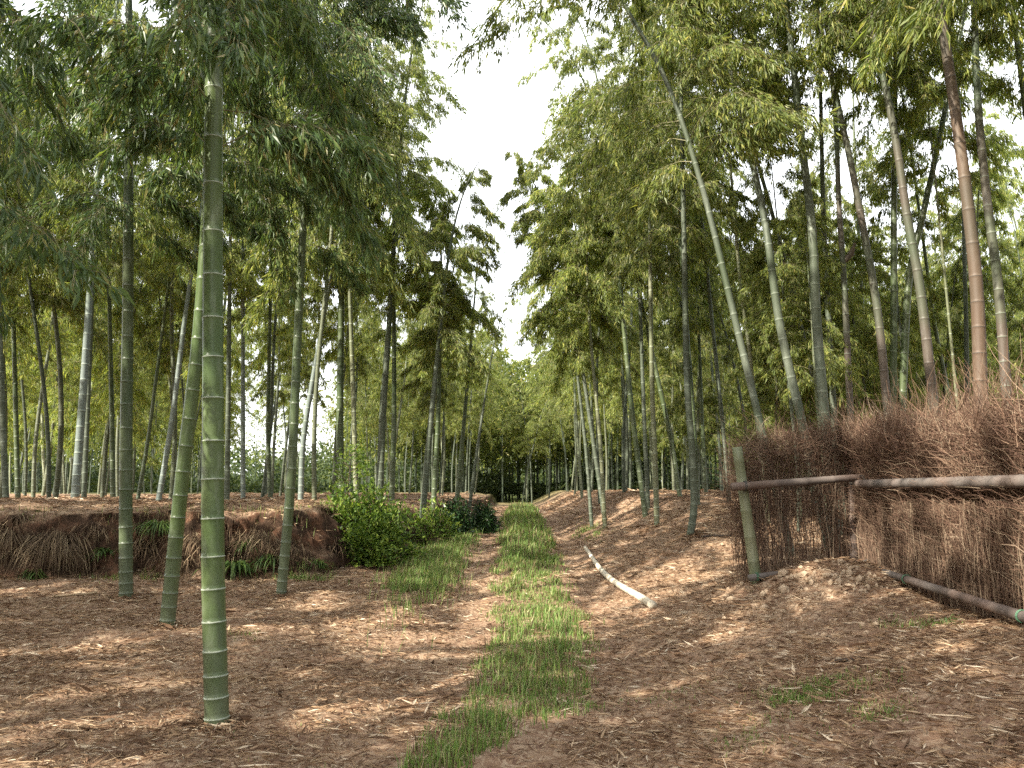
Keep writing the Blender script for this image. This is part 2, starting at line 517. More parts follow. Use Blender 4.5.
# straw, culm sheaths: longer, paler bits
x, y = scatter(4200, rs, 3.4, 18.0)
k = (in_strip(x, y) < 0.4) & (np.abs(bank_dist(x, y) - 0.15) > 0.4)
x, y = x[k], y[k]; n = len(x)
a = rs.rand(n) * 2 * math.pi; L = rs.uniform(0.08, 0.3, n)
D = nrm(np.stack([np.cos(a), np.sin(a), rs.normal(0, 0.05, n)], -1))
P = np.stack([x, y, g(x, y) + 0.018], -1)
Vb, Fb = blades(P, D, L, rs.uniform(0.004, 0.012, n), rs, 0.5, 0.5)
pk.add(Vb, Fb)
for fpx, fpy in ((217, 727), (167, 626), (126, 598), (281, 596), (690, 536), (657, 526)):
    f = hit(fpx, fpy)
    n = 420
    a = rs.rand(n) * 6.28; rr = 0.07 + np.abs(rs.normal(0, 0.11, n))
    x = f[0] + rr * np.cos(a); y = f[1] + rr * np.sin(a)
    b2 = rs.rand(n) * 6.28
    D = nrm(np.stack([np.cos(b2), np.sin(b2), rs.normal(0, 0.3, n)], -1))
    L = rs.lognormal(math.log(0.07), 0.35, n)
    P = np.stack([x, y, g(x, y) + 0.004 + 0.045 * rs.rand(n) * np.exp(-(rr / 0.14) ** 2)], -1) - D * (L / 2)[:, None]
    P[:, 2] = np.maximum(P[:, 2], g(P[:, 0], P[:, 1]) + 0.004)
    Vb, Fb = blades(P, D, L, L * rs.uniform(0.08, 0.2, n), rs, 0.4, 0.4)
    pk.add(Vb, Fb)
tag(link('leaf_litter', pk.mesh('leaf_litter', [M['litter']])), 'fallen dry bamboo leaves and straw covering the ground', 'leaf litter', kind='stuff')

# ------------------------------------------------------------------ grass (stuff)
def tuft_blades(x, y, h, rs, lean=0.5, wid=0.005):
    n = len(x)
    a = rs.rand(n) * 2 * math.pi
    b = np.stack([np.cos(a), np.sin(a), a * 0], -1)
    P0 = np.stack([x, y, g(x, y) - 0.01], -1)
    lean = np.abs(rs.normal(0, lean, n))
    up = np.array([0, 0, 1.0])
    P1 = P0 + (up + b * lean[:, None] * 0.5) * (h * 0.55)[:, None]
    P2 = P1 + nrm(up * (1 - 0.4 * lean[:, None]) + b * lean[:, None] * 1.3) * (h * 0.5)[:, None]
    S = np.stack([-np.sin(a + 0.4), np.cos(a + 0.4), a * 0], -1) * (wid * rs.uniform(0.6, 1.4, n) * 0.5)[:, None]
    V = np.stack([P0 - S, P0 + S, P1 + S * 0.8, P1 - S * 0.8, P2], 1).reshape(-1, 3)
    q = np.arange(n)[:, None] * 5
    return V, q + np.array([0, 1, 2, 3]), q + np.array([3, 2, 4])


def grass_obj(name, label, x, y, h, rs, wid, dry=0.1):
    pk = Pack()
    dm = rs.rand(len(x)) < dry
    for sel, mi in ((~dm, 0), (dm, 1)):
        if sel.sum() == 0:
            continue
        V, q, t3 = tuft_blades(x[sel], y[sel], h[sel], rs, 0.5, wid[sel])
        base = pk.n
        pk.add(V, q, mi)
        pk.F.append((t3 + base, mi))
    return tag(link(name, pk.mesh(name, [M['grass'], M['grass_dry']])), label, 'grass', kind='stuff')


rs = RS(12)
n = 150000
u = rs.rand(n)
y = 3.9 * (45 / 3.9) ** u
x = path_x(y) + rs.uniform(-1.0, 1.0, n)
st = in_strip(x, y)
near = ss(7.2, 5.6, y)
hole = ss(-0.12, 0.12, fbm(x, y, 1.5, 3) + 0.05) * near + (1 - near)
hole *= 1 - near * ss(0.1, 0.4, x - path_x(y) + 0.5 * (5.4 - y)) * ss(5.8, 5.2, y)
k = rs.rand(n) < st * hole * (0.6 + 0.4 * ss(-0.35, 0.15, fbm(x, y, 2.7, 3)))
x, y = x[k], y[k]
clump = ss(-0.3, 0.35, fbm(x, y, 3.0, 3))
h = rs.lognormal(math.log(0.055), 0.42, len(x)) * (0.6 + 0.9 * clump) * (1 + 0.5 * ss(10, 16, y))
grass_obj('grass_strip', 'green grass strip running up the middle of the track', x, y, h, rs, 0.0035 + 0.0006 * y, 0.24)
# verge by the bush, spots on the right foreground and along the banks
sx = []; sy = []; sh = []
for cx_, cy_, rx, ry, nn, hh in ((-1.22, 13.6, 0.42, 2.6, 13000, 0.17), (-1.3, 11.8, 0.4, 0.8, 2600, 0.12), (-0.95, 17.5, 0.22, 2.5, 2500, 0.15),
                                 (1.85, 5.62, 0.36, 0.32, 3000, 0.05), (1.45, 5.0, 0.35, 0.2, 500, 0.04), (1.95, 4.9, 0.2, 0.15, 500, 0.045), (1.2, 6.6, 0.5, 0.5, 350, 0.035),
                                 (3.2, 7.1, 0.25, 0.3, 500, 0.05), (-1.0, 4.6, 0.4, 0.5, 250, 0.04), (-1.5, 5.4, 0.5, 0.4, 200, 0.03),
                                 (1.55, 18.0, 0.25, 1.5, 1200, 0.08), (-2.6, 8.6, 0.25, 0.2, 150, 0.04), (-5.4, 9.0, 0.2, 0.2, 80, 0.05),
                                 (-2.9, 12.2, 0.4, 0.25, 500, 0.12), (-5.2, 12.2, 0.5, 0.3, 500, 0.09)):
    a = rs.normal(0, 0.55, nn); b = rs.normal(0, 0.55, nn)
    X1 = cx_ + a * rx; Y1 = cy_ + b * ry
    k = rs.rand(nn) < ss(-0.25, 0.15, fbm(X1, Y1, 4.0, 3))
    sx.append(X1[k]); sy.append(Y1[k]); sh.append(rs.uniform(0.4, 1.3, k.sum()) * hh)
x, y, h = map(np.concatenate, (sx, sy, sh))
k = ~((x > 2.7) & (y > 9.3) & (y < 9.6))
grass_obj('grass_patches', 'loose grass tufts on the verge beside the bush and in the leaf litter', x[k], y[k], h[k], rs, 0.004 + 0.0004 * y[k], 0.22)
# short growth on the lip of the left bank
n = 12000
x = rs.uniform(-10, -1.4, n); y = rs.uniform(11.4, 16, n)
k = (np.abs(bank_dist(x, y) - 0.45) < 0.35) & (rs.rand(n) < ss(-0.1, 0.3, fbm(x, y, 1.1, 3)))
x, y = x[k], y[k]
grass_obj('bank_grass', 'thin dry and green grass along the lip of the earth bank', x, y, rs.uniform(0.04, 0.16, len(x)), rs, np.full(len(x), 0.007), 0.6)


# roots, dead grass and litter hanging over the face of the left bank
rs = RS(15)
n = 130000
x = rs.uniform(-13, -0.8, n); y = rs.uniform(11, 24, n)
bdd = bank_dist(x, y)
cl = fbm(x, y * 0.5, 1.2, 3)
k = (np.abs(bdd - 0.18) < 0.30) & (rs.rand(n) < 0.15 + 0.85 * ss(-0.15, 0.2, cl))
x, y = x[k], y[k]; n = len(x)
e_ = 0.05
gxx = -(bank_dist(x + e_, y) - bank_dist(x - e_, y)); gyy = -(bank_dist(x, y + e_) - bank_dist(x, y - e_))
O = nrm(np.stack([gxx, gyy, gxx * 0], -1)) + rs.normal(0, 0.5, (n, 3)) * [1, 1, 0]
L = rs.lognormal(math.log(0.20), 0.4, n)
P0 = np.stack([x, y, g(x, y) + 0.02], -1)
P1 = P0 + O * (L * 0.25)[:, None] + [0, 0, 0.02]
P2 = P1 + O * (L * rs.uniform(0, 0.25, n))[:, None]; P2[:, 2] -= L * rs.uniform(0.3, 0.7, n)
P3 = P2 + rs.normal(0, 0.03, (n, 3)); P3[:, 2] -= L * 0.25
V, q = tubes(np.stack([P0, P1, P2, P3], 1), np.outer(rs.uniform(0.0015, 0.004, n), [1, 0.9, 0.7, 0.3]), 3)
tag(link('bank_roots', mesh('bank_roots', V, [(q, 0)], [M['root']])), 'tangled dead roots and dry grass hanging over the face of the earth bank', 'roots', kind='stuff')

# ------------------------------------------------------------------ bamboo
def catmull(P, m=12):
    P = np.asarray(P, float)
    E = np.vstack([2 * P[0] - P[1], P, 2 * P[-1] - P[-2]])
    out = []
    for i in range(1, len(E) - 2):
        t = np.linspace(0, 1, m, endpoint=False)[:, None]
        p0, p1, p2, p3 = E[i - 1], E[i], E[i + 1], E[i + 2]
        out.append(0.5 * ((2 * p1) + (-p0 + p2) * t + (2 * p0 - 5 * p1 + 4 * p2 - p3) * t ** 2 + (-p0 + 3 * p1 - 3 * p2 + p3) * t ** 3))
    out.append(P[-1:])
    return np.vstack(out)


def extend(C, H, nod, rs):
    """carry a culm centre line on to full length H, the tip nodding over"""
    C = list(C)
    L = sum(np.linalg.norm(C[i + 1] - C[i]) for i in range(len(C) - 1))
    j = max(0, len(C) - 10)
    d = nrm(C[-1] - C[j])
    side = np.array([d[0], d[1], 0])
    if np.linalg.norm(side) < 0.05:
        a = rs.rand() * 6.28
        side = np.array([math.cos(a), math.sin(a), 0])
    side = nrm(side)
    p = C[-1]; st = 0.25
    while L < H:
        u = max(0, (L / H - 0.45) / 0.55)
        d = nrm(d + (side * 0.5 - np.array([0, 0, 0.5])) * nod * u * u * st)
        p = p + d * st
        L += st
        C.append(p)
    return np.array(C)


def resample(C, s):
    seg = np.linalg.norm(np.diff(C, axis=0), axis=1)
    cum = np.concatenate([[0], np.cumsum(seg)])
    s = np.clip(s, 0, cum[-1])
    return np.stack([np.interp(s, cum, C[:, i]) for i in range(3)], -1), cum[-1]


def culm_mesh(name, C, D, mats, rs, sides=14, gap=0.28, detail=True):
    _, H = resample(C, np.array([0.0]))
    nodes = []; s = 0.06; k = 0
    while s < H - 0.1:
        nodes.append(s)
        s += gap * (0.45 + 0.55 * min(1, k / 9.0)) * rs.uniform(0.92, 1.08) * (1.25 if s > 3 else 1.0)
        k += 1
    S = [0.0]; R = [1.12]; ring = []
    hw = 0.0042
    for nd in nodes:
        if detail:
            S += [nd - 0.03, nd - hw, nd, nd + hw, nd + 0.03]; R += [1.0, 1.035, 1.06, 0.99, 0.985]
        else:
            S += [nd - 0.012, nd + 0.012]; R += [1.04, 1.0]
    S.append(H); R.append(1)
    S = np.array(S); R = np.array(R)
    P, _ = resample(C, S)
    P[0] = P[0] - np.array([0, 0, 0.08])
    rad = D / 2 * R * (1 - 0.86 * (S / H) ** 1.25)
    V, q = tubes(P[None], rad[None], sides)
    segs = np.repeat(np.arange(len(S) - 1), sides)
    mid = segs % 5
    isr = ((mid == 2) | (mid == 3)) if detail else (segs % 2 == 1)
    # segment index layout: 0:[S0->n-.03],1,2,3,4,5 ... ring segs sit just under and over each node
    if detail:
        isr = ((segs - 1) % 5 == 0) | ((segs - 1) % 5 == 1)
        isr = ((segs % 5) == 2) | ((segs % 5) == 3)
    return mesh(name, V, [(q[~isr], 0), (q[isr], 1)], mats, True)


def crown_mesh(name, C, s0, rs, nleaf, leafL=0.10, R=1.7, mats=None, twr=0.006, fine=8):
    _, H = resample(C, np.array([0.0]))
    nd = np.arange(s0, H - 0.05, 0.30)
    S = np.repeat(nd, 2)
    nb = len(S)
    az = np.tile([0, math.pi], len(nd)) + np.repeat(rs.rand(len(nd)) * 6.28, 2) + rs.normal(0, 0.4, nb)
    u = (S - s0) / (H - s0)
    L = R * (0.5 + 0.5 * np.sin(math.pi * np.minimum(1, u * 0.9 + 0.12))) * (1 - 0.65 * u ** 2.5) * rs.uniform(0.55, 1.25, nb)
    P0, _ = resample(C, S)
    out = np.stack([np.cos(az), np.sin(az), az * 0], -1)
    el = rs.uniform(0.25, 0.95, nb)
    dro = rs.uniform(0.55, 1.2, nb)

    def pt(b, t):
        r = L[b] * t
        p = P0[b] + out[b] * (r * np.cos(el[b]))[:, None]
        p[:, 2] += r * np.sin(el[b]) * 1.1 - dro[b] * L[b] * t * t
        return p
    ts = np.linspace(0, 1, 6)
    BP = np.stack([pt(np.arange(nb), np.full(nb, t)) for t in ts], 1)
    BR = (twr * (0.6 + 0.4 * L / R))[:, None] * (1.05 - 0.9 * ts)[None, :]
    pk = Pack()
    V, q = tubes(BP, BR, 3)
    pk.add(V, q, 1)
    # leafy twigs
    nc = max(10, nleaf // fine)
    b = rs.choice(nb, nc, p=L / L.sum())
    t = rs.uniform(0.12, 1.0, nc) ** 0.75
    base = pt(b, t)
    o = rs.normal(size=(nc, 3)) * np.array([1, 1, 0.55])
    ol = (0.20 * L[b] * rs.rand(nc) ** 0.6 * (1.25 - 0.6 * t))
    o = nrm(o + out[b] * 0.5) * ol[:, None]
    tip = base + o
    tip[:, 2] -= 0.35 * ol + rs.uniform(0, 0.12, nc)
    BP = np.stack([base, (base + tip) / 2 + np.array([0, 0, 0.04]), tip], 1)
    V, q = tubes(BP, np.tile(np.array([0.35, 0.28, 0.15]) * twr, (nc, 1)), 3)
    pk.add(V, q, 1)
    k = fine
    ci = np.repeat(np.arange(nc), k)
    n = len(ci)
    al = rs.rand(n) ** 0.5
    B = base[ci] * (1 - al[:, None]) + tip[ci] * al[:, None] + rs.normal(0, 0.02, (n, 3))
    td = nrm(tip - base)[ci]
    Dv = nrm(td * 0.45 + out[b][ci] * 0.25 + rs.normal(0, 0.34, (n, 3)) + np.array([0, 0, -0.78]))
    LL = rs.lognormal(math.log(leafL), 0.22, n)
    V, Fb = blades(B, Dv, LL, LL * rs.uniform(0.15, 0.22, n), rs, 0.35, 0.35)
    pk.add(V, Fb, 0)
    return pk.mesh(name, mats or [M['leaf'], M['twig']])


ANCH = []
FGN = 'bamboos rising behind the brush fence'


def bamboo(label, mat, D, d, pix, H=11.0, s0=4.6, nleaf=9000, seed=0, R=1.7, dl=0.0, ring='ring', leaf='leaf', leafL=0.10, nod=0.5, group='bamboos with a culm one can follow', gap=0.28, sides=14):
    """pix: image points of the culm from bottom to top; d: metres ahead (None: the first point touches the ground)"""
    rs = RS(100 + seed)
    if ring == 'ring' and mat in ('dark', 'grey', 'purple'):
        ring = 'ring_mid'
    if d is None:
        b = hit(*pix[0])
        d = b[1]
        pts = [b] + [at(px, py, d + dl * i / len(pix)) for i, (px, py) in enumerate(pix[1:], 1)]
    else:
        pts = [at(px, py, d + dl * i / len(pix)) for i, (px, py) in enumerate(pix)]
        v = pts[1] - pts[0]; v = v / v[2]
        p = pts[0] - v * (pts[0][2] - 0.9)
        for _ in range(6):
            p = pts[0] - v * (pts[0][2] - float(g(p[0], p[1])))
        pts = [p] + pts
    base = pts[0].copy()
    ANCH.append(base[:2])
    C = catmull(np.array(pts) - base, 10)
    C = extend(C, H, nod, rs)
    e = link('bamboo', None, loc=base)
    tag(e, label, 'bamboo', group)
    link('culm', culm_mesh('culm', C, D, [M[mat], M[ring]], rs, sides, gap), e)
    if nleaf:
        nleaf = int(nleaf * (2.8 if nleaf > 3000 else 1.8)); leafL *= 0.93; R *= 1.1; s0 -= 0.3
        if group == FGN and seed != 41:
            nleaf = int(nleaf * 0.62); s0 += 1.1; R *= 0.95
        link('crown', crown_mesh('crown', C, s0, rs, nleaf, leafL, R, [M[leaf], M['twig']]), e)
    return e


B = bamboo
# left foreground
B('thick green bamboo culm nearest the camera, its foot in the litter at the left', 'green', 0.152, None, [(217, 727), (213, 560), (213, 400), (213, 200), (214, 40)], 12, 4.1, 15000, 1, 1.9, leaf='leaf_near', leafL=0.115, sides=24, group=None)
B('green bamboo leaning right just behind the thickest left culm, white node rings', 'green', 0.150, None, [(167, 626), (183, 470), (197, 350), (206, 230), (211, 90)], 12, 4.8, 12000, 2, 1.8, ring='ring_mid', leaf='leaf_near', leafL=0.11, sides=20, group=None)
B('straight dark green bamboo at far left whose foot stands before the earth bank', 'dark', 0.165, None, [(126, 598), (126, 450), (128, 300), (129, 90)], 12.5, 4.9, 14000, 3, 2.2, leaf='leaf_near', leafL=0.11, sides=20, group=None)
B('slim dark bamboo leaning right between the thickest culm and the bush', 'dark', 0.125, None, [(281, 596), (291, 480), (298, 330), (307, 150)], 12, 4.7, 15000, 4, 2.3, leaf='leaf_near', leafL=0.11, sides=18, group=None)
# left plateau, front rank
LG = 'bamboos on the bank top'
B('pale bluish bamboo leaning right on the bank left of the straight dark green culm', 'pale', 0.145, 15.2, [(75, 497), (84, 380), (95, 215)], 12, 5.4, 8000, 5, group=LG)
B('thin grey bamboo touching the right side of the pale bluish culm at its foot', 'grey', 0.10, 16.5, [(84, 497), (88, 400), (92, 300)], 11.5, 5, 6000, 6, group=LG)
B('pale lilac grey bamboo leaning strongly right behind the second green culm', 'pale', 0.115, 17.5, [(159, 498), (172, 420), (186, 310), (196, 245)], 11.5, 5.2, 7000, 7, group=LG)
B('pale grey bamboo cut by the left picture edge on the bank', 'grey', 0.115, 16.0, [(6, 500), (2, 400), (-3, 250)], 11.5, 5.2, 7000, 8, group=LG)
B('pale straight bamboo right of the thickest culm on the bank', 'pale', 0.105, 19.0, [(243, 494), (243, 400), (243, 330)], 11.5, 4.9, 7000, 9, group=LG)
B('cream coloured bamboo curving right just behind the slim leaning dark culm', 'pale', 0.11, 17.0, [(301, 492), (304, 435), (318, 350), (328, 290)], 11.5, 4.9, 8000, 10, group=LG)
B('pale yellow bamboo straight above the left side of the bright bush', 'yellow', 0.10, 17.0, [(356, 492), (354, 420), (351, 330)], 11.5, 4.7, 8000, 11, group=LG)
B('broad dark bamboo beside the pale yellow one above the bush', 'dark', 0.155, 17.5, [(341, 492), (340, 420), (341, 330)], 12, 4.9, 8000, 12, group=LG)
B('dark grey bamboo above the middle of the bright bush', 'grey', 0.14, 18.0, [(380, 492), (383, 420), (388, 340)], 11.5, 4.9, 8000, 13, group=LG)
B('dark bamboo above the right half of the bright bush, second right of the yellow culm', 'dark', 0.12, 19.0, [(392, 492), (394, 420), (394, 340)], 11.0, 5, 7000, 14, group=LG)
B('grey bamboo leaning right beyond the right end of the bright bush', 'grey', 0.135, 17.5, [(424, 497), (430, 430), (437, 360), (441, 320)], 7.6, 3.9, 7000, 15, 1.4, group=LG)
B('straight dark bamboo close behind the grey leaning one beyond the bush', 'dark', 0.12, 18.5, [(434, 496), (438, 420), (440, 350)], 7.2, 3.7, 7000, 16, 1.3, group=LG)
B('tall dark bamboo leaning right near the track with a thin crown against the sky', 'dark', 0.12, 21.0, [(457, 500), (466, 400), (476, 280), (478, 240)], 6.9, 3.6, 1500, 17, 0.9, group=LG)
B('slender bamboo leaning right beside the left wheel track, sky behind its top', 'grey', 0.11, 26.0, [(470, 503), (480, 430), (491, 360)], 6.6, 4, 1500, 18, 0.9, group=LG)
B('dark bamboo at left with a second one crossing its foot, before the straight dark culm', 'dark', 0.12, 19.5, [(113, 498), (112, 420), (110, 330)], 11.5, 5, 7000, 19, group=LG)
B('thin dark bamboo leaning right between the pale lilac and the straight dark culm', 'dark', 0.085, 19.0, [(138, 498), (148, 440), (156, 380)], 11, 5, 5000, 20, group=LG)
B('dark bamboo near the left edge, third culm in from the picture edge', 'dark', 0.11, 18.5, [(18, 499), (16, 420), (13, 300)], 11.5, 5, 7000, 21, group=LG)
B('grey green bamboo standing close to the right of the thickest culm', 'grey', 0.11, 18.0, [(227, 494), (228, 420), (229, 340)], 11.5, 4.9, 7000, 22, group=LG)
B('dark slim bamboo between the pale straight and the slim leaning culm', 'dark', 0.11, 20.5, [(270, 493), (268, 430), (269, 370)], 11.5, 4.9, 6000, 23, group=LG)
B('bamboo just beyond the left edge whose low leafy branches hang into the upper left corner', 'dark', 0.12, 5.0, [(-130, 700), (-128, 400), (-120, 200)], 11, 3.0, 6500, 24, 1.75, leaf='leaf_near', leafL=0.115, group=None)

# right side, feet visible
RG = 'bamboos on the right slope'
B('straight yellow green bamboo with its foot in sunlit litter left of the bent foot culm', 'yellow', 0.098, None, [(657, 526), (655, 460), (652, 385), (650, 260)], 11, 5.2, 8000, 30, group=RG)
B('green and white bamboo with a bent foot in the middle of the sunlit litter', 'grey', 0.115, None, [(690, 536), (694, 505), (692, 450), (687, 380), (684, 240)], 11.5, 5.2, 8000, 31, group=RG)
B('pale bamboo leaning left at the edge of the track, front one of its close clump', 'yellow', 0.088, None, [(605, 528), (600, 440), (590, 330), (585, 210)], 8.9, 4.4, 9000, 32, 1.6, group=RG)
B('green bamboo left of the pale one in the clump at the track edge', 'grey', 0.085, None, [(592, 529), (586, 450), (577, 370), (572, 310)], 8.0, 3.9, 8000, 33, 1.5, group=RG)
B('grey bamboo leaning left behind the clump at the track edge', 'grey', 0.10, 18.5, [(602, 500), (590, 420), (578, 340), (573, 315)], 8.3, 4.2, 8000, 34, 1.5, group=RG)
B('dark bamboo leaning left, foot on the slope left of the yellow green culm', 'dark', 0.11, 17.0, [(644, 505), (633, 420), (624, 330), (618, 260)], 11.5, 5.0, 8000, 35, group=RG)
B('grey green bamboo close right of the dark leaning one', 'grey', 0.09, 17.5, [(648, 503), (645, 440), (642, 360)], 11.5, 5, 7000, 36, group=RG)
B('dark leaning bamboo crossing behind the bent foot culm on the slope', 'dark', 0.10, 18.0, [(680, 497), (671, 440), (658, 380)], 11.5, 5, 7000, 37, group=RG)
B('dark bamboo right beside the bent foot culm', 'dark', 0.12, 16.5, [(697, 500), (694, 440), (690, 380)], 11, 5, 7000, 38, group=RG)
B('thin grey bamboo between the bent foot culm and the fence end', 'grey', 0.09, 17.0, [(729, 500), (724, 440), (718, 380)], 11, 5, 7000, 39, group=RG)
B('thin dark bamboo right of the bent foot culm, before the fence end', 'dark', 0.09, 20.0, [(706, 494), (703, 440), (701, 390)], 11.5, 5, 7000, 40, group=RG)
# right, standing behind the brush fence
FG = FGN
B('grey bamboo behind the fence end, bowing far left over the picture towards the sky gap', 'grey', 0.105, 11.2, [(764, 440), (740, 340), (703, 190), (668, 85), (622, 0)], 12.0, 5.3, 12000, 41, 2.3, leafL=0.11, nod=0.9, group=FG)
B('thin sunlit whitish bamboo behind the fence end, right of the bowing one', 'yellow', 0.072, 14.0, [(757, 420), (748, 340), (740, 280), (730, 160)], 11, 5.4, 7000, 42, group=FG)
B('thick grey bamboo leaning left above the left fence panel', 'grey', 0.13, 11.5, [(799, 410), (779, 320), (765, 222), (744, 126), (722, 32)], 11.5, 5.6, 9000, 43, group=FG)
B('slim grey bamboo running close beside the thick leaning one above the left fence panel', 'grey', 0.095, 13.5, [(814, 380), (792, 292), (774, 220), (750, 136)], 11.5, 5.6, 8000, 44, group=FG)
B('thick green bamboo with white bloom above the left fence panel, brown further up', 'grey', 0.145, 11.3, [(824, 409), (817, 327), (812, 230), (801, 136), (791, 45)], 12, 5.8, 9000, 45, group=FG)
B('narrow green bamboo close to the right of the thick green one', 'grey', 0.10, 13.0, [(833, 400), (827, 290), (823, 200), (820, 60)], 12, 5.8, 8000, 46, group=FG)
sn = B('dark bamboo with a short broken branch stub, third right of the fence end', 'purple', 0.10, 12.0, [(850, 404), (844, 280), (839, 206), (836, 126), (830, 60)], 12, 5.8, 8000, 47, group=FG)
B('pale pinkish brown bamboo leaning left above the fence corner', 'purple', 0.125, 11.5, [(888, 415), (877, 307), (859, 206), (848, 150), (828, 60)], 12, 6, 8000, 48, ring='ring_dark', group=FG)
B('upright dark green bamboo above the fence corner, between two leaning ones', 'dark', 0.12, 12.5, [(893, 400), (894, 290), (894, 200), (896, 0)], 12, 5.8, 9000, 49, group=FG)
B('brownish bamboo leaning left and crossed by a dark one, above the right fence panel', 'purple', 0.135, 10.5, [(935, 418), (921, 295), (907, 216), (896, 142), (877, 45)], 12, 5.8, 8000, 50, ring='ring_dark', group=FG)
B('dark bamboo leaning right, crossing behind the brownish one', 'dark', 0.125, 12.5, [(903, 385), (909, 280), (923, 215), (940, 136), (963, 19)], 12, 6, 8000, 51, group=FG)
B('thickest orange brown bamboo with dark rings near the right edge', 'brown', 0.150, 8.7, [(981, 406), (977, 295), (968, 206), (953, 95), (939, 4)], 12, 5.4, 12000, 52, 2.0, ring='ring_dark', leafL=0.11, group=FG, sides=20)
B('bamboo with green foot and purple brown top at the right edge', 'purple', 0.128, 10.0, [(1006, 385), (998, 285), (987, 200), (978, 105), (974, 4)], 12, 5.6, 11000, 53, 2.0, leafL=0.11, group=FG)
B('thin green bamboo leaning left between the brownish and the orange brown culm', 'dark', 0.075, 14.0, [(951, 406), (935, 327), (925, 254)], 10.5, 5.6, 7000, 54, group=FG)
B('yellow young bamboo, thinnest one before the orange brown culm', 'yellow', 0.05, 12.0, [(959, 421), (954, 371), (950, 330)], 8, 4.2, 4000, 55, 1.1, group=FG)
B('pale bluish green bamboo just left of the orange brown culm', 'grey', 0.09, 15.0, [(967, 387), (966, 320), (964, 240)], 11, 5.2, 8000, 56, group=FG)
B('dark bamboo leaning left out of the upper right corner', 'dark', 0.11, 11.0, [(1052, 330), (1034, 180), (1014, 20)], 11.5, 5.4, 10000, 57, 1.9, group=FG)
B('dark bamboo leaning left at the back of the gap right of the thin whitish one', 'dark', 0.09, 17.0, [(866, 400), (862, 300), (858, 220)], 11.5, 5, 8000, 58, group=FG)

# the broken stub on its culm
p0 = at(844, 262, 12.0) - np.array(sn.location); p1 = at(855, 243, 11.95) - np.array(sn.location)
V, q = tubes(np.array([[p0, (p0 + p1) / 2 + [0.02, 0, -0.02], p1]]), np.array([[0.035, 0.045, 0.012]]), 8)
link('branch_stub', mesh('branch_stub', V, [(q, 0)], [M['brown']], True), sn)

# the grove behind: copies of a few whole bamboos
protos = []
for k in range(11):
    rs = RS(500 + k)
    H = rs.uniform(10.2, 12.2) if k < 8 else rs.uniform(7.0, 8.2)
    bend = rs.uniform(0.2, 0.9)
    z = np.linspace(0, 6, 12)
    C = np.stack([bend * (z / 6) ** 2, 0.06 * np.sin(z), z], -1)
    C = extend(C, H, rs.uniform(0.4, 0.9), rs)
    cm = culm_mesh('culm', C, rs.uniform(0.10, 0.13), [M['grove'], M['grove_ring']], rs, 8, 0.30)
    cr = crown_mesh('crown', C, rs.uniform(3.6, 4.8) if k < 8 else 1.7, rs, 17500 if k < 8 else 15000, 0.125, 2.0, [M['leaf'], M['twig']], fine=6)
    protos.append((cm, cr))

rs = RS(77)
pts = []
tries = 0
A = np.array(ANCH)
NEED = 238
while len(pts) < NEED and tries < 60000:
    tries += 1
    if len(pts) < 16:
        y = rs.uniform(11.8, 17); x = (rs.uniform(745, 1040) - CX) / F_PX * y
    else:
        y = 15.5 + 50 * rs.rand() ** 0.85
        x = (rs.rand() * 2 - 1) * (0.63 * y + 0.5)
    px = CX + F_PX * x / y
    pc = float(path_x(y))
    if y < 50 and -2.1 < x - pc < 2.0:
        continue
    if x < 0 and bank_dist(np.array(x), np.array(y)) < 0.7:
        continue
    if x > 0 and y < 16.5 and px < 760:
        continue
    if 285 < px < 345 and y > 24 and rs.rand() < 0.8:
        continue
    if 225 < px < 285 and y > 30 and rs.rand() < 0.5:
        continue
    sp = 0.6 if len(pts) < 16 else 0.95 + 0.022 * y
    if len(A) and np.min(np.hypot(A[:, 0] - x, A[:, 1] - y)) < (0.5 if len(pts) < 16 else 0.9):
        continue
    if pts and np.min(np.hypot(np.array(pts)[:, 0] - x, np.array(pts)[:, 1] - y)) < sp:
        continue
    pts.append((x, y))
# landmarks at eye level, left to right, to say which of the farther bamboos is which
LM = [(0, 'the left picture edge'), (78, 'the pale bluish culm'), (126, 'the straight dark culm'), (165, 'the pale lilac culm'), (215, 'the thickest culm'),
      (243, 'the pale straight culm'), (300, 'the cream curving culm'), (355, 'the pale yellow culm'), (382, 'the dark grey culm'), (430, 'the grey leaning culm'), (500, 'the track'),
      (598, 'the track edge clump'), (655, 'the yellow green culm'), (691, 'the bent foot culm'), (745, 'the fence end'), (799, 'the thick grey culm'),
      (850, 'the broken stub culm'), (893, 'the upright dark culm'), (933, 'the brownish culm'), (980, 'the orange brown culm'), (1030, 'the right picture edge')]


def place_words(px):
    for (a, na), (b, nb) in zip(LM, LM[1:]):
        if a <= px < b:
            return na, nb
    return (LM[0][1], LM[1][1]) if px < 0 else (LM[-2][1], LM[-1][1])


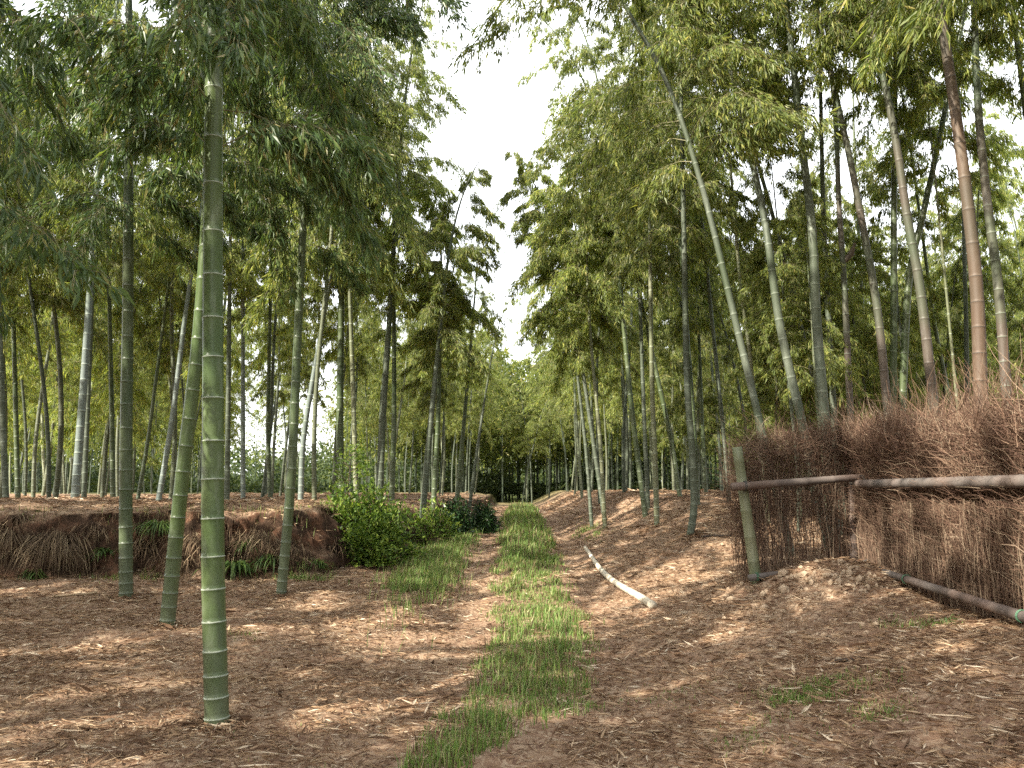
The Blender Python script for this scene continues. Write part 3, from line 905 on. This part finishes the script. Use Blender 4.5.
_mid = {}
for (x, y) in sorted(pts, key=lambda q: q[1]):
    if y < 32:
        _mid.setdefault(place_words(CX + F_PX * x / y), []).append((x, y))
OWN = {}
for (na, nb), v in _mid.items():
    for i_, q_ in enumerate(v):
        word = ['nearest', 'second nearest', 'third nearest', 'fourth nearest', 'fifth nearest', 'sixth nearest', 'seventh nearest', 'eighth nearest', 'ninth nearest', 'tenth nearest', 'eleventh nearest', 'twelfth nearest'][min(i_, 11)] if len(v) > 1 else 'single'
        OWN[q_] = '%s background bamboo between %s and %s' % (word, na.replace('picture ', ''), nb.replace('picture ', ''))
first = {}
for (x, y) in pts:
    v = rs.randint(8)
    if x > 4 and 13 < y < 34 and rs.rand() < 0.5 or (x < -3 and 15 < y < 34 and rs.rand() < 0.16):
        v = 8 + rs.randint(3)
    px = CX + F_PX * x / y
    if y > 50 and abs(px - 515) < 60:
        lab, gr = 'slim bamboo closing off the far end of the grass track', 'bamboos at the far end of the track'
    elif x < 0 and y < 30:
        lab, gr = 'bamboo in the middle depth of the grove on the left bank, behind the front rank', 'bamboos in the middle of the left grove'
    elif x < 0:
        lab, gr = 'thin dark bamboo deep in the left grove beyond the bank, one of many alike', 'bamboos deep in the left grove'
    elif px > 735 and y < 35:
        lab, gr = 'bamboo far behind the brush fence, seen between the thick leaning culms', 'bamboos far behind the brush fence'
    elif y < 30:
        lab, gr = 'bamboo in the middle depth of the right grove, between the track and the fence', 'bamboos in the middle of the right grove'
    else:
        lab, gr = 'thin dark bamboo deep in the right grove, one of many alike', 'bamboos deep in the right grove'
    if (x, y) in OWN:
        lab = OWN[(x, y)]
    elif not gr.endswith('track'):
        w2 = place_words(px)
        lab = 'one of the far thin bamboos between %s and %s' % (w2[0].replace('picture ', ''), w2[1].replace('picture ', ''))
        gr = 'far bamboos between %s and %s' % w2
    if v not in first:
        e = link('bamboo', None)
        link('culm', protos[v][0], e); link('crown', protos[v][1], e)
        first[v] = e
    else:
        src = first[v]
        e = src.copy(); COL.objects.link(e)
        for ch in src.children:
            c = ch.copy(); COL.objects.link(c); c.parent = e
    tag(e, lab, 'bamboo', gr)
    e.location = (x, y, float(g(x, y)))
    s = rs.uniform(0.82, 1.12)
    # keep the strip of sky over the track open
    top_px = rs.uniform(90, 240) * min(1, (px - 640) / 120) if px > 700 else 0
    while s > 0.5:
        bad = False
        for hz in (5.5, 7.5, 9.0, 10.5):
            py_ = HOR - F_PX * (float(g(x, y)) + hz * s - CAM_Z) / y
            lo_ = np.interp(py_, [60, 150, 230, 320, 370], [425, 440, 442, 494, 507]); hi_ = np.interp(py_, [60, 150, 230, 320, 370], [600, 545, 512, 518, 512])
            r_ = 1.2 * s * F_PX / y
            if px + r_ > lo_ + 3 and px - r_ < hi_ - 3 and py_ < 368:
                bad = True
            if px > 700 and py_ < top_px:
                bad = True
        if not bad:
            break
        s *= 0.95
    e.scale = (s * rs.uniform(0.85, 1.1),) * 2 + (s,)
    e.rotation_euler = (rs.normal(0, 0.035), rs.normal(0, 0.045), rs.rand() * 6.28)

# unseen bamboos added left, right and behind the camera to shade the foreground
rs = RS(99)
shade_pts = [(-3.5, 0.2), (-4.9, -1.3), (-3.3, -2.6), (-6.4, -0.6), (-5.2, -3.6), (-7.4, -2.8), (-2.7, -4.6), (-5.2, 1.6), (-8.2, -0.2), (-11.2, 3.8), (-12.4, 1.9), (-11.0, 6.4), (-13.2, 5.2), (-12.8, 8.2), (-14.6, 3.2), (-10.6, 0.6), (-9.4, 5.0), (-9.7, 3.1), (-8.8, 6.7), (-10.4, 8.2)]
for _ in range(9000):
    x = rs.uniform(-21, 18); y = rs.uniform(-14, 15)
    if abs(x) < 0.64 * y + 1.6 or (abs(x) < 3.0) or len(shade_pts) >= 100:
        continue
    if -10 < x < 0 and 7.4 < y - 0.8 * x < 18:
        continue
    if shade_pts and np.min(np.hypot(np.array(shade_pts)[:, 0] - x, np.array(shade_pts)[:, 1] - y)) < 1.6:
        continue
    shade_pts.append((x, y))
for (x, y) in shade_pts:
    src = first[rs.randint(8)]
    e = src.copy(); COL.objects.link(e)
    for ch in src.children:
        c = ch.copy(); COL.objects.link(c); c.parent = e
    tag(e, 'unseen bamboo added beside or behind the viewer to shade the foreground', 'bamboo', 'bamboos added out of view for shade')
    e.location = (x, y, float(g(x, y))); s = rs.uniform(0.85, 1.1); e.scale = (s, s, s)
    e.rotation_euler = (rs.normal(0, 0.03), rs.normal(0, 0.03), rs.rand() * 6.28)

# beyond about sixty metres the grove reads as one mass
rs = RS(88)
pk = Pack()
n = 700
y = rs.uniform(62, 125, n); x = (rs.rand(n) * 2 - 1) * (0.68 * y)
px = CX + F_PX * x / y
x[:130] = rs.normal(2, 10, 130); y[:130] = rs.uniform(60, 90, 130); px = CX + F_PX * x / y
k = ~((px > 215) & (px < 350) & (rs.rand(n) < 0.93))
x, y = x[k], y[k]; n = len(x)
z = g(x, y)
ts = np.linspace(0, 1, 5)
H = rs.uniform(9, 12, n)
ln_ = rs.normal(0, 0.5, (n, 2))
P = np.stack([np.stack([x + ln_[:, 0] * t * t, y + ln_[:, 1] * t * t, z - 0.3 + H * t], -1) for t in ts], 1)
V, q = tubes(P, 0.06 * (1.05 - ts)[None, :] * np.ones((n, 1)), 5)
pk.add(V, q, 1)
m = 620
ci = np.repeat(np.arange(n), m)
u = rs.rand(len(ci)) ** 0.8
rr = 2.3 * rs.rand(len(ci)) ** 0.5 * np.sin(math.pi * (0.15 + 0.8 * u))
an = rs.rand(len(ci)) * 6.28
low = rs.uniform(0.2, 0.42, n)
Bp = np.stack([x[ci] + rr * np.cos(an), y[ci] + rr * np.sin(an), z[ci] + H[ci] * (low[ci] + (1 - low[ci]) * u)], -1)
Dv = nrm(rs.normal(0, 0.6, (len(ci), 3)) + np.array([0, 0, -0.5]))
V, Fb = blades(Bp, Dv, rs.uniform(0.32, 0.6, len(ci)), rs.uniform(0.09, 0.17, len(ci)), rs)
pk.add(V, Fb, 0)
tag(link('distant_grove', pk.mesh('distant_grove', [M['leaf'], M['grove']])), 'distant bamboo wood seen between the culms', 'wood', kind='stuff')

# scrub on the slopes beyond the grove, its shade put into the leaf colour
pk = Pack()
n = 170000
y = 66 * (190 / 66) ** rs.rand(n); x = (rs.rand(n) * 2 - 1) * 0.75 * y
hh = 0.6 + 9.0 * np.maximum(0, fbm(x, y, 0.09, 3) + 0.05) + ss(110, 180, y) * 4.5
z = g(x, y) * 0 + 1.2 + np.clip(hh, 0.5, 20) * rs.rand(n) ** 0.6
Dv = nrm(rs.normal(0, 0.7, (n, 3)) + np.array([0, 0, 0.2]))
V, Fb = blades(np.stack([x, y, z], -1), Dv, rs.uniform(0.3, 0.6, n) * y / 80, rs.uniform(0.15, 0.28, n) * y / 80, rs)
pk.add(V, Fb, 0)
tag(link('distant_scrub', pk.mesh('distant_scrub', [M['scrub']])), 'green scrub beyond the grove, darkened in colour to look shaded', 'scrub', kind='stuff')


# ------------------------------------------------------------------ bushes and small plants
def bush(name, label, c, r, nleaf, leaf, seed, mat, cat='bush', group=None, stems=7, aspect=0.5, lump=0.35, low=0.1):
    rs = RS(seed)
    x, y = c
    z0 = float(g(x, y))
    e = link(name, None, loc=(x, y, z0))
    tag(e, label, cat, group)
    ns = stems * 4
    # branch tips spread over an uneven dome
    dirs = nrm(rs.normal(size=(ns * 3, 3)))
    dirs[:, 2] = np.abs(dirs[:, 2]) * 1.0 - 0.12
    rad = rs.uniform(1 - lump, 1.08, ns * 3)
    tips = dirs * np.array(r) * rad[:, None]
    tips[:, 2] = np.clip(tips[:, 2] + r[2] * 0.12, low * r[2], None)
    src = np.stack([rs.normal(0, r[0] * 0.07, ns * 3), rs.normal(0, r[1] * 0.07, ns * 3), np.zeros(ns * 3)], -1)
    mid = src * 0.5 + tips * 0.45 + np.array([0, 0, 0.12 * r[2]])
    V, q = tubes(np.stack([src, mid, tips], 1), np.tile([0.014, 0.009, 0.003], (ns * 3, 1)), 4)
    link('stems', mesh('stems', V, [(q, 0)], [M['wood']], True), e)
    n = nleaf
    ti = rs.randint(len(tips), size=n)
    t = 1 - 0.55 * rs.rand(n) ** 1.3
    B_ = src[ti] * (1 - t[:, None]) + tips[ti] * t[:, None] + rs.normal(0, 1, (n, 3)) * np.array(r) * 0.12
    B_[:, 2] = np.maximum(B_[:, 2], 0.02)
    Dv = nrm(nrm(B_ + 1e-6) * 0.7 + rs.normal(0, 0.6, (n, 3)) + np.array([0, 0, 0.05]))
    L = rs.lognormal(math.log(leaf), 0.3, n)
    V, Fb = blades(B_, Dv, L, L * aspect, rs, 0.3, 0.5)
    link('leaves', mesh('leaves', V, [(Fb, 0)], [M[mat]]), e)
    return e


b = hit(385, 570)
bush('bush', 'bright green leafy bush at the corner of the earth bank beside the track', (b[0] - 0.45, b[1] + 0.42), (0.84, 0.7, 1.12), 15000, 0.06, 21, 'bush')
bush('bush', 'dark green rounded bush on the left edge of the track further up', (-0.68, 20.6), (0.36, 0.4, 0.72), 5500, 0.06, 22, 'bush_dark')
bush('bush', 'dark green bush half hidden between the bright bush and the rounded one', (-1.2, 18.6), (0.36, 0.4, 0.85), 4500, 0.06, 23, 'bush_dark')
bush('bush', 'wispy green shrub spreading right above the bright bush towards the track', (-1.5, 16.6), (0.5, 0.35, 0.85), 2200, 0.06, 24, 'bush')


def sapling(label, x, y, h, seed, nl=420):
    rs = RS(seed)
    z0 = float(g(x, y))
    e = link('sapling', None, loc=(x, y, z0)); tag(e, label, 'sapling')
    P = [np.array([[0, 0, -0.05], [0.02, 0, h * 0.5], [0.06, 0.02, h]])]
    R = [[0.012, 0.008, 0.003]]
    tips = []
    for k in range(14):
        t = rs.uniform(0.3, 1)
        s = np.array([0.05 * t, 0, h * t]); a = rs.rand() * 6.28
        l = rs.uniform(0.15, 0.4)
        m_ = s + np.array([math.cos(a), math.sin(a), 0.5]) * l * 0.5
        tp = s + np.array([math.cos(a), math.sin(a), 0.6]) * l
        P.append(np.array([s, m_, tp])); R.append([0.005, 0.004, 0.002]); tips.append(tp)
    V, q = tubes(np.array(P), np.array(R), 4)
    link('stem', mesh('stem', V, [(q, 0)], [M['wood']], True), e)
    tips = np.array(tips)[rs.randint(14, size=nl)] + rs.normal(0, 0.07, (nl, 3))
    Dv = nrm(rs.normal(0, 0.6, (nl, 3)) + [0, 0, -0.1])
    L = rs.uniform(0.05, 0.09, nl)
    V, Fb = blades(tips, Dv, L, L * 0.45, rs)
    link('leaves', mesh('leaves', V, [(Fb, 0)], [M['bush']]), e)


sapling('bright leaved sapling on the bank just left above the bright bush', -2.75, 14.6, 0.85, 31)
sapling('second small sapling with fresh leaves right above the bright bush', -2.2, 15.4, 0.65, 32, 260)


def tuft(label, px, py, n, L, seed, mat='fern', droop=1.0, cat='plant', name='plant', wid=0.014, off=0.05):
    rs = RS(seed)
    p = hit(px, py)
    e_loc = p + np.array([0, -off, 0])
    a = rs.rand(n) * 6.28
    o = np.stack([np.cos(a), np.sin(a) * 0.7 - 0.4, a * 0], -1)
    ll = L * rs.uniform(0.5, 1.15, n)
    P0 = rs.normal(0, 0.05, (n, 3)) * ([2.4, 0.5, 1.2] if mat == 'root' else [1.0, 0.3, 0.4])
    o = o + rs.normal(0, 0.35, (n, 3)) * [1, 0.6, 0]
    up = rs.uniform(0.1, 0.9, n) * (1.2 - 0.8 * droop)
    P1 = P0 + o * (ll * 0.35)[:, None]; P1[:, 2] += ll * up * 0.5
    P2 = P1 + o * (ll * 0.30)[:, None]; P2[:, 2] += ll * (up * 0.2 - 0.25 * droop)
    P3 = P2 + o * (ll * 0.15)[:, None]; P3[:, 2] -= ll * 0.35 * droop
    S = np.stack([-np.sin(a), np.cos(a), a * 0], -1) * (wid * rs.uniform(0.5, 1.2, n) / 2)[:, None]
    V = np.stack([P0 - S * .6, P0 + S * .6, P1 + S, P1 - S, P2 + S * .8, P2 - S * .8, P3], 1).reshape(-1, 3)
    b_ = np.arange(n)[:, None] * 7
    Fq = np.concatenate([b_ + [0, 1, 2, 3], b_ + [3, 2, 4, 5]])
    o_ = link(name, mesh(name, V, [(Fq, 0), (b_ + [5, 4, 6], 0)], [M[mat]]), loc=e_loc)
    tag(o_, label, cat)


tuft('large clump of dry hanging grass roots on the bank near the left edge', 60, 540, 1100, 0.62, 41, 'root', 1.3, 'dry grass', 'dry_grass_clump', 0.006)
tuft('dry grass clump hanging from the bank lip at the far left edge', 8, 535, 600, 0.5, 42, 'root', 1.3, 'dry grass', 'dry_grass_clump', 0.006)
tuft('dry hanging tuft on the bank right of the thickest culm', 262, 538, 420, 0.42, 43, 'root', 1.2, 'dry grass', 'dry_grass_clump', 0.006)
tuft('green grassy plant on the bank between the straight dark and the leaning green culm', 160, 525, 130, 0.42, 44)
tuft('broad leaved green plant on the bank right beside the thickest culm', 238, 565, 110, 0.40, 45, wid=0.03)
tuft('small green fern on the bank face behind the thickest culm', 246, 545, 90, 0.32, 46, wid=0.02)
tuft('small green plant at the bank between the slim leaning culm and its left neighbours', 272, 558, 110, 0.35, 47)
tuft('little green plant low on the bank left of the straight dark culm', 108, 551, 60, 0.26, 48, wid=0.022)
tuft('green spray on the lowest part of the bank near the left edge', 36, 574, 70, 0.30, 49, wid=0.02)
tuft('green grass tuft at the foot of the bank left of the bright bush', 318, 566, 160, 0.30, 50, 'fern', 0.6)
tuft('small green plant low against the right fence panel', 945, 625, 40, 0.16, 51, 'fern', 0.6)
for k, (px, py, L) in enumerate(((20, 520, .25), (95, 528, .3), (145, 545, .3), (200, 540, .35), (290, 545, .3), (330, 545, .3), (178, 560, .3))):
    tuft(['short dry roots hanging on the bank near its left end', 'short dry roots on the bank left of the straight dark culm', 'short dry roots on the bank right of the straight dark culm',
          'dry roots between the leaning green and the thickest culm', 'dry roots on the bank behind the slim leaning culm', 'dry roots on the bank at the left side of the bright bush',
          'dry tuft at the bank foot behind the leaning green culm'][k], px, py, 220, L, 60 + k, 'root', 1.2, 'dry grass', 'dry_grass_clump', 0.009)

# ------------------------------------------------------------------ brush fence
FX = link('brush_fence', None)
A0 = at(746, 575, 9.9); B0 = at(864, 565, 10.15); C0 = at(1085, 640, 5.35)
A0[2] = g(A0[0], A0[1]); B0[2] = g(B0[0], B0[1]); C0[2] = g(C0[0], C0[1])
FX.location = A0
tag(FX, 'rustic fence of dry brown brushwood tied between bamboo rails at the right', 'fence')


def fpart(name, P, R, mat, sides=16, closed=True, mats2=None):
    P = np.asarray(P, float) - A0
    V, q = tubes(P[None], np.asarray(R, float)[None], sides)
    k = len(P)
    caps = [np.arange(sides)[None, ::-1], (np.arange(sides) + (k - 1) * sides)[None, :]]
    return link(name, mesh(name, V, [(q, 0), (caps[0], 0), (caps[1], 0)], [M[mat]], False if sides < 6 else True), FX)


def pole(name, p, q, r0, r1, mat, seg=0.26, seed=0, sag=0.0, sides=16):
    rs = RS(seed)
    L = np.linalg.norm(q - p)
    T = [0]; R = [1.0]; s = rs.uniform(0.05, 0.2)
    while s < L - 0.05:
        T += [s - 0.02, s, s + 0.012]; R += [1.0, 1.07, 0.98]
        s += seg * rs.uniform(0.9, 1.1)
    T.append(L); R.append(1)
    T = np.array(T) / L
    P = p[None] * (1 - T[:, None]) + q[None] * T[:, None]
    P[:, 2] -= sag * np.sin(T * math.pi)
    rr = (r0 * (1 - T) + r1 * T) * np.array(R)
    return P, rr


P, R = pole('post', at(759, 600, 9.75), at(737, 447, 9.75), 0.066, 0.055, 'green', 0.3, 1)
fpart('post', P, R, 'yellow')
b_ = at(853, 556, 10.3); P, R = pole('post', b_ - [0, 0, 0.1], at(851, 466, 10.3), 0.055, 0.05, 'green', 0.3, 2)
fpart('post', P, R, 'rail')
b_ = at(1048, 600, 5.9); P, R = pole('post', b_ - [0, 0, 0.1], b_ + [0.0, 0, 1.35], 0.055, 0.05, 'green', 0.3, 3)
fpart('post', P, R, 'yellow')
P, R = pole('top_rail', at(732, 487, 9.62), at(866, 477, 9.95), 0.046, 0.040, 'rail', 0.33, 4)
fpart('top_rail', P, R, 'rail')
P, R = pole('top_rail', at(858, 484, 9.75), at(1100, 480, 5.15), 0.046, 0.047, 'rail', 0.36, 5)
fpart('top_rail', P, R, 'rail')
P, R = pole('bottom_rail', at(749, 578, 9.62), at(872, 561, 9.95), 0.036, 0.034, 'rail', 0.3, 6)
fpart('bottom_rail', P, R, 'rail')
P, R = pole('bottom_rail', at(868, 567, 9.7), at(1100, 641, 5.15), 0.034, 0.040, 'rail', 0.33, 7)
fpart('bottom_rail', P, R, 'rail')


def ring_tie(px, py, d, r, axis_, mat):
    c = at(px, py, d)
    a = np.linspace(0, 2 * math.pi, 15)
    axis_ = nrm(np.array(axis_, float))
    u = nrm(np.cross(axis_, [0, 0, 1.0]) if abs(axis_[2]) < 0.9 else np.cross(axis_, [0, 1.0, 0]))
    v = np.cross(axis_, u)
    for s in (-0.008, 0.008):
        P = c + axis_ * s + u * (np.cos(a) * r)[:, None] + v * (np.sin(a) * r)[:, None]
        yield P


def tie(px, py, d, r, axis_, mat='cord'):
    rings = [P - A0 for P in ring_tie(px, py, d, r, axis_, mat)]
    V, q = tubes(np.array(rings), np.full((len(rings), 15), 0.006), 4)
    link('tie', mesh('tie', V, [(q, 0)], [M[mat]], True), FX)


tie(745, 486, 9.66, 0.054, (1, 0, 0), 'wire')
tie(757, 577, 9.64, 0.046, (1, 0, 0), 'cord')
tie(862, 480.5, 9.86, 0.058, (1, 0, 0.1), 'wire')
tie(852, 480.5, 9.96, 0.056, (1, 0, 0.1), 'wire')
ax = at(1100, 641, 5.15) - at(868, 567, 9.7)
for px, t in ((899, 0.0), (1010, 0.0)):
    # point on the bottom rail under this pixel column
    best = min(np.linspace(0, 1, 400), key=lambda s: abs(CX + F_PX * (lambda q: q[0] / q[1])(at(868, 567, 9.7) + ax * s) - px))
    c = at(868, 567, 9.7) + ax * best
    a = np.linspace(0, 2 * math.pi, 15); u = nrm(np.cross(nrm(ax), [0, 0, 1.0])); v = np.cross(nrm(ax), u)
    rings = [c + nrm(ax) * s + u * (np.cos(a) * 0.043)[:, None] + v * (np.sin(a) * 0.043)[:, None] - A0 for s in (-0.008, 0.008)]
    V, q = tubes(np.array(rings), np.full((2, 15), 0.005), 4)
    link('tie', mesh('tie', V, [(q, 0)], [M['cord']], True), FX)


def brush_panel(p, q, nst, ntw, seed, dens_low, th=0.16, top=1.62, lowf=0.2, side=1):
    rs = RS(seed)
    pk = Pack()
    along = nrm(np.array([q[0] - p[0], q[1] - p[1], 0]))
    nor = np.array([along[1], -along[0], 0])
    L = math.hypot(q[0] - p[0], q[1] - p[1])
    # upright stems
    s = rs.uniform(0, L, nst)
    keep = rs.rand(nst) < dens_low + (1 - dens_low) * ss(-0.2, 0.2, vn(s * 2.3 + seed, s * 0))
    s = s[keep]; n = len(s)
    base = p[None, :] + along[None, :] * s[:, None] + nor[None, :] * (np.abs(rs.normal(0, th * 0.8, n)) * side)[:, None]
    base[:, 2] = g(base[:, 0], base[:, 1]) - 0.02
    hh = top * rs.uniform(0.6, 1.05, n) + 0.10 * vn(s * 1.5 + 3, s * 0 + seed)
    ts = np.linspace(0, 1, 6)
    lean = rs.normal(0, 0.10, n)
    wob = rs.normal(0, 0.025, (n, 6)); wob[:, 0] = 0
    P = base[:, None, :] + along[None, None, :] * (lean[:, None] * ts[None, :] + wob)[:, :, None] + nor[None, None, :] * (rs.normal(0, 0.02, (n, 6)))[:, :, None]
    P[:, :, 2] += hh[:, None] * ts[None, :]
    R = rs.uniform(0.002, 0.0055, n)[:, None] * (1 - 0.7 * ts)[None, :]
    V, f = tubes(P, R, 3)
    pk.add(V, f, 0)
    # fine side twigs, thick in the upper half
    s = rs.uniform(-0.12, L, ntw); n = ntw
    hgt = rs.beta(2.7, 1.5, n)
    lowm = rs.rand(n) < lowf
    hgt = np.where(lowm, rs.rand(n) * 0.6, hgt)
    c = p[None, :] + along[None, :] * s[:, None] + nor[None, :] * (np.abs(rs.normal(0, th * (0.6 + 0.8 * hgt), n)) * side + 0.10 * ss(0.6, 0.9, hgt))[:, None]
    tp = top + 0.16 * vn(s * 1.3 + seed, s * 0 + 2) + 0.10 * vn(s * 5 + seed, s * 0 + 5)
    gl = p[2] + (q[2] - p[2]) * s / L
    c[:, 2] = gl + hgt * tp
    D = nrm(along[None, :] * (rs.normal(0, 1, n) * (0.22 + 0.5 * hgt ** 2))[:, None] + nor[None, :] * rs.normal(0, 0.25, n)[:, None] + np.array([0, 0, 1.0]) * rs.uniform(0.15, 1.0, n)[:, None])
    l = rs.uniform(0.10, 0.38, n)
    ts = np.linspace(0, 1, 4)
    P = c[:, None, :] + D[:, None, :] * (l[:, None] * ts[None, :])[:, :, None] + rs.normal(0, 0.013, (n, 4, 3))
    P[:, :, 2] -= (l[:, None] * 0.25 * ts[None, :] ** 2)
    P[:, :, 2] = np.maximum(P[:, :, 2], g(P[:, :, 0], P[:, :, 1]) + 0.01)
    R = rs.uniform(0.001, 0.0026, n)[:, None] * (1 - 0.5 * ts)[None, :]
    V, f = tubes(P, R, 3)
    pk.add(V, f, 1)
    # longer stray twigs sticking out of the top
    n = int(ntw * 0.035)
    s = rs.uniform(0, L, n)
    c = p[None, :] + along[None, :] * s[:, None] + nor[None, :] * rs.normal(0, th, n)[:, None]
    c[:, 2] = p[2] + (q[2] - p[2]) * s / L + top * rs.uniform(0.8, 1.0, n)
    D = nrm(along[None, :] * rs.normal(0, 0.8, n)[:, None] + nor[None, :] * rs.normal(0, 0.3, n)[:, None] + np.array([0, 0, 1.0]) * rs.uniform(0.3, 1.0, n)[:, None])
    l = rs.uniform(0.25, 0.6, n)
    P = c[:, None, :] + D[:, None, :] * (l[:, None] * ts[None, :])[:, :, None] + rs.normal(0, 0.02, (n, 4, 3))
    V, f = tubes(P, rs.uniform(0.0012, 0.003, n)[:, None] * (1 - 0.6 * ts)[None, :], 3)
    pk.add(V, f, 1)
    for v in pk.V:
        v -= A0
    o = link('brushwood', pk.mesh('brushwood', [M['brush_stem'], M['brush']]), FX)
    o['kind'] = 'stuff'
    return o


brush_panel(A0 + [0.02, 0.12, 0], B0 + [0, 0.12, 0], 500, 8000, 5, 0.25, 0.12, 1.62, 0.05, -1)
d1 = nrm(C0 - B0); 
brush_panel(B0 + [-0.03, 0.16, 0], C0 + [0.12, 0, 0], 3000, 40000, 6, 0.6, 0.15, 1.56, 0.10, -1)

# ------------------------------------------------------------------ poles, sticks and stones on the ground


def lying(name, label, cat, pix, r, mat, seed=0, sides=8, up=0.8):
    pts = np.array([hit(*p) for p in pix])
    C = catmull(pts, 8)
    C[:, 2] = g(C[:, 0], C[:, 1]) + r * up
    for _ in range(4):
        C[1:-1, 2] = np.maximum((C[:-2, 2] + C[2:, 2]) / 2, g(C[1:-1, 0], C[1:-1, 1]) + r * up * 0.6)
    base = C[0].copy()
    k = len(C)
    V, q = tubes((C - base)[None], (r * (1 - 0.35 * np.linspace(0, 1, k)))[None], sides)
    caps = [np.arange(sides)[None, ::-1], (np.arange(sides) + (k - 1) * sides)[None, :]]
    o = link(name, mesh(name, V, [(q, 0), (caps[0], 0), (caps[1], 0)], [M[mat]], sides > 5), loc=base)
    return tag(o, label, cat)


lying('fallen_pole', 'long whitish bamboo pole lying in the sunlit litter beside the right track', 'pole', [(653, 609), (630, 595), (603, 574), (585, 550)], 0.048, 'pole_white', sides=14)
lying('stick_or_shadow_strip', 'short dark stick lying on the litter in the right foreground', 'stick', [(864, 660), (852, 662), (835, 663)], 0.014, 'stick_and_shadow_dark')
lying('stick_or_shadow_strip', 'pale stick lying at the foot of the bank before the straight dark culm', 'stick', [(96, 594), (75, 596), (52, 598)], 0.018, 'stick')
lying('stick_or_shadow_strip', 'thin pale stick on the litter left of the bright bush foot', 'stick', [(362, 577), (345, 578), (325, 578)], 0.012, 'stick')
lying('stick_or_shadow_strip', 'dark strip made as the cast shadow right of the bent foot culm', 'stick', [(702, 538), (715, 537), (731, 537)], 0.02, 'stick_and_shadow_dark')  # dark tube stands in for the shadow the culm casts on the litter

rs = RS(5)
ico = []
pk = Pack()
import bmesh
bm = bmesh.new(); bmesh.ops.create_icosphere(bm, subdivisions=1, radius=1)
IV = np.array([v.co[:] for v in bm.verts]); IF = np.array([[v.index for v in f.verts] for f in bm.faces]); bm.free()
for k in range(330):
    px = rs.normal(835, 45); py = rs.normal(578, 14)
    if rs.rand() < 0.3:
        px = rs.uniform(690, 880); py = rs.uniform(575, 640)
    p = hit(px, py)
    r = rs.lognormal(math.log(0.018), 0.45)
    v = IV * (1 + rs.normal(0, 0.13, (len(IV), 1))) * r * rs.uniform(0.6, 1.2, 3)
    pk.add(v + p + [0, 0, r * 0.3], IF, 0)
tag(link('rubble', pk.mesh('rubble', [M['stone']])), 'small pale stones and clods on the mound at the fence foot', 'stones', kind='stuff')
for k, (px, py, r, lab) in enumerate(((731, 601, 0.05, 'largest pale stone below the fence end'), (765, 609, 0.042, 'pale round stone below the left fence panel'), (690, 633, 0.035, 'small pale stone in the litter right of the fallen pole'),
                                      (828, 577, 0.05, 'pale angular stone on top of the mound'), (778, 660, 0.038, 'single pale stone in the middle of the right foreground'))):
    p = hit(px, py)
    rs = RS(900 + k)
    v = IV * (1 + rs.normal(0, 0.1, (len(IV), 1))) * r * np.array([1.2, 0.9, 0.75])
    tag(link('stone', mesh('stone', v, [(IF, 0)], [M['stone']]), loc=p + [0, 0, r * 0.3]), lab, 'stone')
